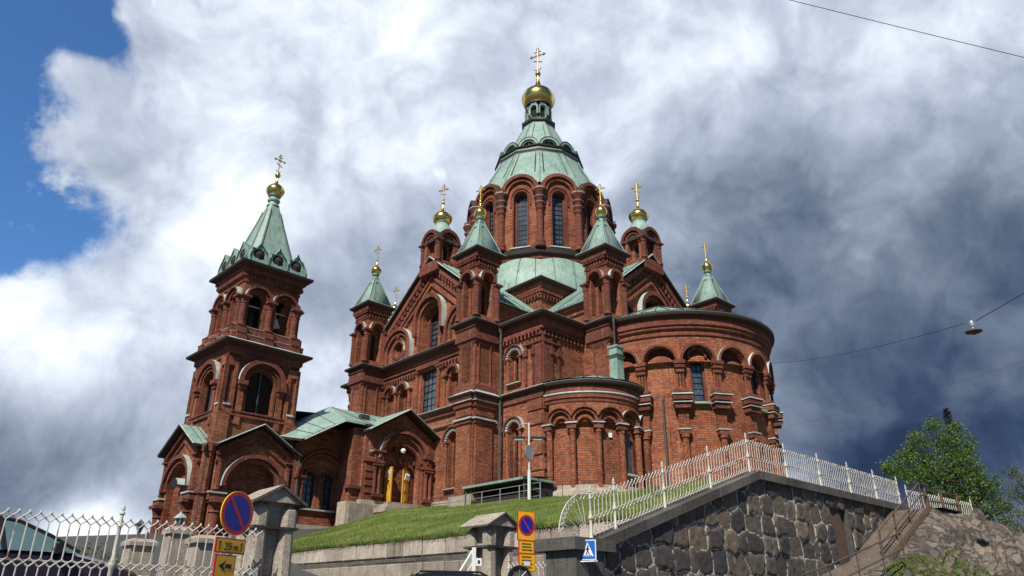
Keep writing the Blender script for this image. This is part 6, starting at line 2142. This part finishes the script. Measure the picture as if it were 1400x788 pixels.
# ------------------------------------------------------------------ rock, path, steps
def rock_h(x, y):
    """bare rock shoulder right of the steps"""
    a = (Vector((x, y, 0)) - CO).dot(AX_); b = (Vector((x, y, 0)) - CO).dot(BX_)
    # crest line falls away to the right
    q = x / max(y, 1) * 33.0
    crest = 4.05 - .50 * max(0, min(1.4, q - 18.8)) - .22 * max(0, min(4, q - 20.2))
    front_ = max(0.0, min(1.0, (y - 22.5) / 10.0)) ** .9
    z = -.9 + (crest + .9) * front_
    z -= smooth((y - 34.5) / 9) * 2.6
    side = smooth((b - 35.65) / .9)          # meets the steps on its left
    path_z = path_h(a)
    n1 = noise.noise(Vector((x * .30, y * .30, 5)))
    n2 = noise.noise(Vector((x * .9, y * .9, 2.2)))
    xr, yr = x * .8 + y * .6, -x * .6 + y * .8
    v = noise.voronoi(Vector((xr * .42 + n2 * .25, yr * .85 + n1 * .3, 0)))[0]
    v2 = noise.voronoi(Vector((xr * 1.1, yr * 2.0 + n2 * .3, 7)))[0]
    rel = n1 * .6 + (math.floor((n2 + n1) * 4) / 4) * .35 + n2 * .18 + min(v[1] - v[0], .5) * 1.5 - .42 + min(v2[1] - v2[0], .4) * 1.15 + (v[0] * .5 - .15) + noise.noise(Vector((x * 2.9, y * 2.9, 1))) * .13 + noise.noise(Vector((x * 6.5, y * 6.5, 4))) * .07
    z += rel * side * (.95 if y < 32 else .55)
    return path_z * (1 - side) + z * side
def path_h(a):
    # along the wall: steep worn steps above, a gentler ramp below
    P = [(30, -.6), (25, .35), (21.3, 1.2), (18.8, 1.78), (14.0, 3.95), (5, 4.0), (-20, 4.0)]
    for (a0, z0), (a1, z1) in zip(P, P[1:]):
        if a1 <= a <= a0: return z0 + (z1 - z0) * (a0 - a) / (a0 - a1)
    return P[0][1] if a > 30 else 4.0
rk = MB()
xs = [11.0 + i * .13 for i in range(int(25 / .13))]; ys = [20.0 + j * .15 for j in range(int(23 / .15))]
RH = {}
for i, x in enumerate(xs):
    for j, y in enumerate(ys):
        RH[i, j] = (x, y, rock_h(x, y))
for i in range(len(xs) - 1):
    for j in range(len(ys) - 1):
        cx_, cy_ = xs[i] + .08, ys[j] + .1
        b = (Vector((cx_, cy_, 0)) - CO).dot(BX_)
        if b < 35.6: continue
        rk.face([RH[i, j], RH[i + 1, j], RH[i + 1, j + 1], RH[i, j + 1]], 'rock')
rko = rk.build('rock_outcrop', None, sharp=22); tag(rko, kind='structure')
pth_ = MB()
k = 30.0
while k > 11.5:
    k1 = k - .25
    if not (14.0 < k <= 21.4):
        w1 = 35.75 if k > 14 else 36.0
        pth_.face([AB(k, 34.05, path_h(k)), AB(k, w1, path_h(k)), AB(k1, w1, path_h(k1)), AB(k1, 34.05, path_h(k1))], 'earth')
    k = k1
tag(pth_.build('path'), kind='structure')
stp_ = MB()
NS_ = 42
for k in range(NS_):
    a1 = 21.4 - k * (7.4 / NS_); z = path_h(a1 - 7.4 / NS_)
    stp_.cur = rnd.uniform(.45, .7)
    stp_.prism([AB(a1, 34.1)[:2], AB(a1, 35.5 + .05 * math.sin(k * 2.3))[:2], AB(a1 - 7.4 / NS_ - .02, 35.5)[:2], AB(a1 - 7.4 / NS_ - .02, 34.1)[:2]][::-1], z - .22, z, 'earth')
tag(stp_.build('stone_steps'), 'worn brown steps climbing beside the rubble wall to the top of the rock', 'steps')
ed = MB()
for k in range(19):
    a1 = 18.9 - k * .26; z = path_h(a1)
    ed.prism([AB(a1, 35.46)[:2], AB(a1, 35.66)[:2], AB(a1 - .15, 35.66)[:2], AB(a1 - .15, 35.46)[:2]], z - .3, z + .16, 'timber')
tag(ed.build('timber_edging'), 'row of dark stub posts edging the brown steps on the rock side', 'edging')
hr = empty('handrail', AB(18.8, 35.3, 1.6)); tag(hr, 'weathered handrail running up the brown steps beside the rubble wall', 'handrail')
m1 = MB(); L0 = Vector(AB(18.8, 35.3, 1.6))
for dz in (1.0, .55):
    rp = [Vector(AB(a, 35.3, path_h(a) + dz)) for a in (18.8, 14.0, 13.3)]
    m1.path([tuple(p - L0) for p in rp], .03, 'timber', 6)
m1.build('rail', hr)
for a in (18.8, 17.2, 15.6, 14.0):
    m1 = MB(); z = path_h(a); p = Vector(AB(a, 35.3, z - .2)) - L0; m1.tube(tuple(p), tuple(p + Vector((0, 0, 1.22))), .035, 'timber', 6); m1.build('post', hr)
hr = empty('handrail', AB(25.6, 36.3, .1)); tag(hr, 'low tube handrail with two bars at the foot of the path before the rubble wall', 'handrail')
m1 = MB(); L0 = Vector(AB(25.6, 36.3, .1))
for dz in (1.0, .5):
    rp = [Vector(AB(a, 36.3, path_h(a) + dz)) for a in (26.8, 25.2, 21.3, 19.6)]
    m1.path([tuple(p - L0) for p in rp], .025, 'pipe', 6)
m1.build('rail', hr)
for a in (25.2, 23.3, 21.4, 19.6):
    m1 = MB(); p = Vector(AB(a, 36.3, path_h(a) - .2)) - L0; m1.tube(tuple(p), tuple(p + Vector((0, 0, 1.2))), .025, 'pipe', 6); m1.build('post', hr)
wr = empty('wooden_railing', AB(12.9, 35.0, 3.9)); tag(wr, 'grey wooden railing at the head of the steps under the trees', 'railing')
L0 = Vector(AB(12.9, 35.0, 3.9))
PQ = ((12.9, 35.1), (11.7, 35.3), (10.4, 35.5))
for q in PQ:
    m1 = MB(); p = Vector(AB(*q, 3.6)) - L0; m1.tube(tuple(p), tuple(p + Vector((0, 0, 1.30))), .06, 'timber', 6); m1.build('post', wr)
m1 = MB()
for z in (4.4, 4.82): m1.path([tuple(Vector(AB(*q, z)) - L0) for q in PQ], .03, 'timber', 6)
m1.build('rail', wr)
# turf on the rock
tf_ = MB()
def in_patch(x, y):
    d = math.hypot((x - 14.3) / 2.2, (y - 26.0) / 1.15) + .35 * noise.noise(Vector((x, y, 0)))
    return d < 1.0
rg = random.Random(2)
for k in range(26000):
    x, y = 14.6 + rg.uniform(-2.8, 2.8), 26.6 + rg.uniform(-1.9, 1.9)
    if not in_patch(x, y): continue
    b = (Vector((x, y, 0)) - CO).dot(BX_)
    if b < 35.8: continue
    z = rock_h(x, y); a = rg.uniform(0, PI); h = rg.uniform(.03, .08); w_ = .03
    tf_.face([(x - w_ * math.cos(a), y - w_ * math.sin(a), z - .02), (x + w_ * math.cos(a), y + w_ * math.sin(a), z - .02), (x + rg.uniform(-.04, .04), y + rg.uniform(-.04, .04), z + h)], 'grass')
tag(tf_.build('turf'), kind='stuff', label='patch of yellow green turf growing on the rock beside the steps', cat='grass')

# grass blades roughening the upper edge and surface of the lawn
gb = MB()
for k in range(26000):
    i = rg.random() * NU * .62; t = rg.random() ** 1.4
    j = t * NV
    i0, j0 = int(i), min(int(j), NV - 1)
    p = LP(i0, j0); q = LP(i0 + 1, min(j0 + 1, NV)); f = rg.random(); f2 = rg.random()
    p00, p10, p01 = Vector(LP(i0, j0)), Vector(LP(i0 + 1, j0)), Vector(LP(i0, j0 + 1))
    c = p00 + (p10 - p00) * f + (p01 - p00) * f2
    a = rg.uniform(0, PI); h = rg.uniform(.05, .13); w_ = .018
    gb.face([(c.x - w_ * math.cos(a), c.y - w_ * math.sin(a), c.z - .03), (c.x + w_ * math.cos(a), c.y + w_ * math.sin(a), c.z - .03), (c.x + rg.uniform(-.03, .03), c.y + rg.uniform(-.03, .03), c.z + h)], 'grass')
for k in range(5200):
    i = rg.random() * NU * .62; i0 = int(i); f = rg.random()
    a_, b_ = Vector(LP(i0, 0)), Vector(LP(i0 + 1, 0)); c = a_ + (b_ - a_) * f + Vector((rg.uniform(-.1, .1), rg.uniform(-.05, .2), 0))
    clump = noise.noise(Vector((c.x * 1.7, c.y * 1.7, 0)))
    h = rg.uniform(.06, .16) * (1 + 1.3 * max(0, clump)); a = rg.uniform(0, PI); w_ = .016
    gb.face([(c.x - w_ * math.cos(a), c.y - w_ * math.sin(a), c.z - .04), (c.x + w_ * math.cos(a), c.y + w_ * math.sin(a), c.z - .04), (c.x + rg.uniform(-.09, .09), c.y - rg.uniform(-.02, .12), c.z + h)], 'grass')
tag(gb.build('grass_blades'), kind='stuff', label='mown grass blades covering the sloping lawn below the church', cat='grass')

# ------------------------------------------------------------------ trees
def make_tree(label, base, blobs, seed, leafm, leaf=.10, dens=1.0, trunk_r=.16, name='leafy_tree', drop=0.0):
    """blobs: (x, y, z, rx, ry, rz) crown masses; limbs reach into each, leaves hang from twigs inside"""
    rnd_ = random.Random(seed)
    root = empty(name, base); tag(root, label, 'tree')
    tk = MB(); lf = MB()
    top = Vector((0, 0, 0))
    fork = Vector((0.1, 0, min(b[2] - b[5] for b in blobs) + .4 ))
    tk.tube((0, 0, -1.0), tuple(fork * .5 + Vector((.08, 0, 0))), trunk_r, 'bark', 8, trunk_r * .8)
    tk.tube(tuple(fork * .5 + Vector((.08, 0, 0))), tuple(fork), trunk_r * .8, 'bark', 8, trunk_r * .65)
    for bx, by, bz, rx, ry, rz_ in blobs:
        c = Vector((bx, by, bz))
        mid = fork + (c - fork) * .55 + Vector((rnd_.uniform(-.2, .2), rnd_.uniform(-.2, .2), rnd_.uniform(0, .2)))
        tk.tube(tuple(fork), tuple(mid), trunk_r * .5, 'bark', 6, trunk_r * .34); tk.tube(tuple(mid), tuple(c), trunk_r * .34, 'bark', 6, trunk_r * .15)
        vol = rx * ry * rz_
        ntw = int(34 * dens * max(.35, vol ** .72))
        for k in range(ntw):
            # twig tips through the volume, denser towards the outside
            while True:
                v = Vector((rnd_.uniform(-1, 1), rnd_.uniform(-1, 1), rnd_.uniform(-1, 1)))
                if .08 < v.length < 1: break
            q = v.length; v = v.normalized() * (q ** .55) * rnd_.uniform(.72, 1.16)
            tip = c + Vector((v.x * rx, v.y * ry, v.z * rz_))
            st_ = c + (tip - c) * rnd_.uniform(.25, .5)
            tk.tube(tuple(st_), tuple(tip), .012, 'bark', 3, .005)
            shade = rnd_.random()
            for m_ in range(rnd_.randint(22, 40)):
                p = st_ + (tip - st_) * rnd_.uniform(.35, 1.12) + Vector((rnd_.gauss(0, .13), rnd_.gauss(0, .13), rnd_.gauss(0, .12) - drop * rnd_.random()))
                L_ = leaf * rnd_.uniform(.6, 1.25)
                n_ = Vector((rnd_.gauss(0, 1), rnd_.gauss(0, 1), rnd_.gauss(.4, 1))).normalized()
                u_ = n_.cross(Vector((rnd_.gauss(0, 1), rnd_.gauss(0, 1), rnd_.gauss(0, 1)))).normalized(); w2 = n_.cross(u_)
                lf.face([tuple(p - u_ * L_ * .5), tuple(p + w2 * L_ * .3), tuple(p + u_ * L_ * .5), tuple(p - w2 * L_ * .3)], leafm, min(1, max(0, shade * .6 + rnd_.random() * .4)))
    tk.build('trunk', root); lf.build('crown', root, sharp=180)
    return root
make_tree('dense bright green maple leaning left above the rock beside the path', (23.6, 39.5, 3.25),
          [(-.9, 0, 3.9, 1.4, 1.3, 1.2), (-2.2, 0, 3.6, 1.1, 1.0, .8), (-3.2, 0, 3.5, .75, .8, .5), (-3.6, .2, 3.9, .4, .5, .35), (-1.9, .2, 4.8, .9, .9, .8), (-.2, 0, 5.1, 1.0, 1.0, .9), (.2, 0, 3.2, 1.3, 1.3, 1.1), (-1.3, 0, 2.6, 1.1, 1.0, .7), (.8, .2, 4.2, .9, .9, .9),
           (-.8, 0, 6.1, .5, .5, .6), (.35, 0, 5.9, .5, .5, .7), (-1.7, 0, 5.5, .6, .6, .5), (1.0, 0, 5.2, .6, .6, .7), (-2.8, 0, 4.3, .6, .6, .5), (.2, 0, 2.1, 1.3, 1.1, .7), (1.2, 0, 2.8, 1.0, 1.0, .9), (-.6, 0, 1.7, .9, .9, .6), (1.4, 0, 1.7, 1.0, .9, .7)], 5, 'leaf', .12, 1.55, .14, 'maple_tree')
make_tree('thin grey green young birch with see through crown at the right edge', (26.0, 38.0, 2.3),
          [(0, 0, 3.6, 1.0, 1.0, .9), (.9, 0, 4.0, .8, .8, .7), (-.8, 0, 3.0, .9, .9, .8), (.3, 0, 2.6, 1.1, 1.0, .7), (1.8, 0, 4.3, .8, .8, .6), (-.6, 0, 4.3, .5, .5, .5), (1.2, 0, 2.8, .9, .9, .8), (2.3, 0, 4.7, .6, .5, .5), (1.9, 0, 3.2, .8, .8, .8)], 8, 'leaf_birch', .095, .95, .07, 'birch_tree')
make_tree('low olive bush at the foot of the birch on the right', (24.2, 36.6, 2.1), [(0, 0, 1.9, 1.1, .9, .8), (1.0, 0, 1.8, 1.0, .9, .7), (2.2, 0, 1.9, .9, .9, .7), (-.9, 0, 1.8, .8, .8, .6)], 12, 'leaf_birch', .10, .9, .05, 'bush')
spr = empty('spruce_tree', (27.6, 46.0, 3.0)); tag(spr, 'thin dark tip of a spruce poking up behind the maple', 'tree')
m1 = MB(); m1.tube((0, 0, -1), (0, 0, 9.2), .14, 'bark', 6, .02); m1.build('trunk', spr)
m1 = MB(); rs = random.Random(4)
for k in range(1700):
    z = 2.0 + 7.2 * (rs.random() ** .8); rr_ = .05 + (9.3 - z) * .155; a = rs.uniform(0, 2 * PI); q = rr_ * rs.uniform(.2, 1)
    p = Vector((q * math.cos(a), q * math.sin(a), z - q * .35)); L_ = rs.uniform(.12, .24); d_ = Vector((math.cos(a), math.sin(a), -.35)); s_ = Vector((-math.sin(a), math.cos(a), 0))
    m1.face([tuple(p), tuple(p + d_ * L_ * .6 + s_ * .05), tuple(p + d_ * L_), tuple(p + d_ * L_ * .6 - s_ * .05)], 'leaf_spruce', rs.random())
m1.build('crown', spr, sharp=180)
for i, (x, y, h, lab) in enumerate(((-20.5, 34.0, 2.6, 'grey green bush seen through the left fence beside the car bonnet'), (-17.6, 33.0, 2.5, 'grey green bush seen through the left fence next to the fence post'), (-23.6, 36.0, 2.3, 'farthest left bush seen behind the dark car'))):
    make_tree(lab, (x, y, .2), [(0, 0, h * .62, 1.4, 1.2, h * .4), (-.9, 0, h * .5, 1.0, 1, h * .34), (1.0, 0, h * .55, 1.1, 1, h * .36)], 20 + i, 'leaf_birch', .11, .7, .05, 'bush')

# ------------------------------------------------------------------ overhead wires and hanging street lamp
def cable(label, a, b, sag, r=.012, n=14):
    mb = MB(); a, b = Vector(a), Vector(b)
    pts = [tuple(a + (b - a) * (k / n) - Vector((0, 0, sag * 4 * (k / n) * (1 - k / n)))) for k in range(n + 1)]
    mb.path(pts, r, 'wire', 5)
    return tag(mb.build('overhead_wire'), label, 'cable')
cable('slack double wire crossing the top right corner of the sky', (2.0, 20.0, 22.85), (25.0, 20.0, 15.2), .10, .012)
cable('thin wire running from the round apse to the hanging street lamp', AB(-3.6, 20.9, 17.4), (15.9, 24.2, 9.42), .30, .012)
cable('thin wire rising from the hanging street lamp to the right edge', (16.1, 23.9, 9.40), (22.0, 8.0, 13.0), .25, .014)
hl = empty('hanging_lamp', (16.0, 24.0, 9.22)); tag(hl, 'small street lamp hanging from a wire against the dark cloud', 'street lamp')
m1 = MB(); m1.lathe(0, 0, [(.0, -.02), (.07, 0), (.09, .10), (.07, .2), (0, .24)], 'steel', 14); m1.build('housing', hl)
m1 = MB(); m1.lathe(0, 0, [(.03, -.12), (.05, -.1), (.05, 0)], 'steel', 8); m1.lathe(0, 0, [(0, -.30), (.08, -.27), (.12, -.22), (.26, -.20), (.27, -.17), (.12, -.10), (.04, -.08)], 'timber', 16); m1.build('shade', hl)
cable('very thin wire low over the dark cloud to the right of the apse', AB(-4.0, 21.2, 12.6), (40.0, 40.0, 17.0), .5, .007)
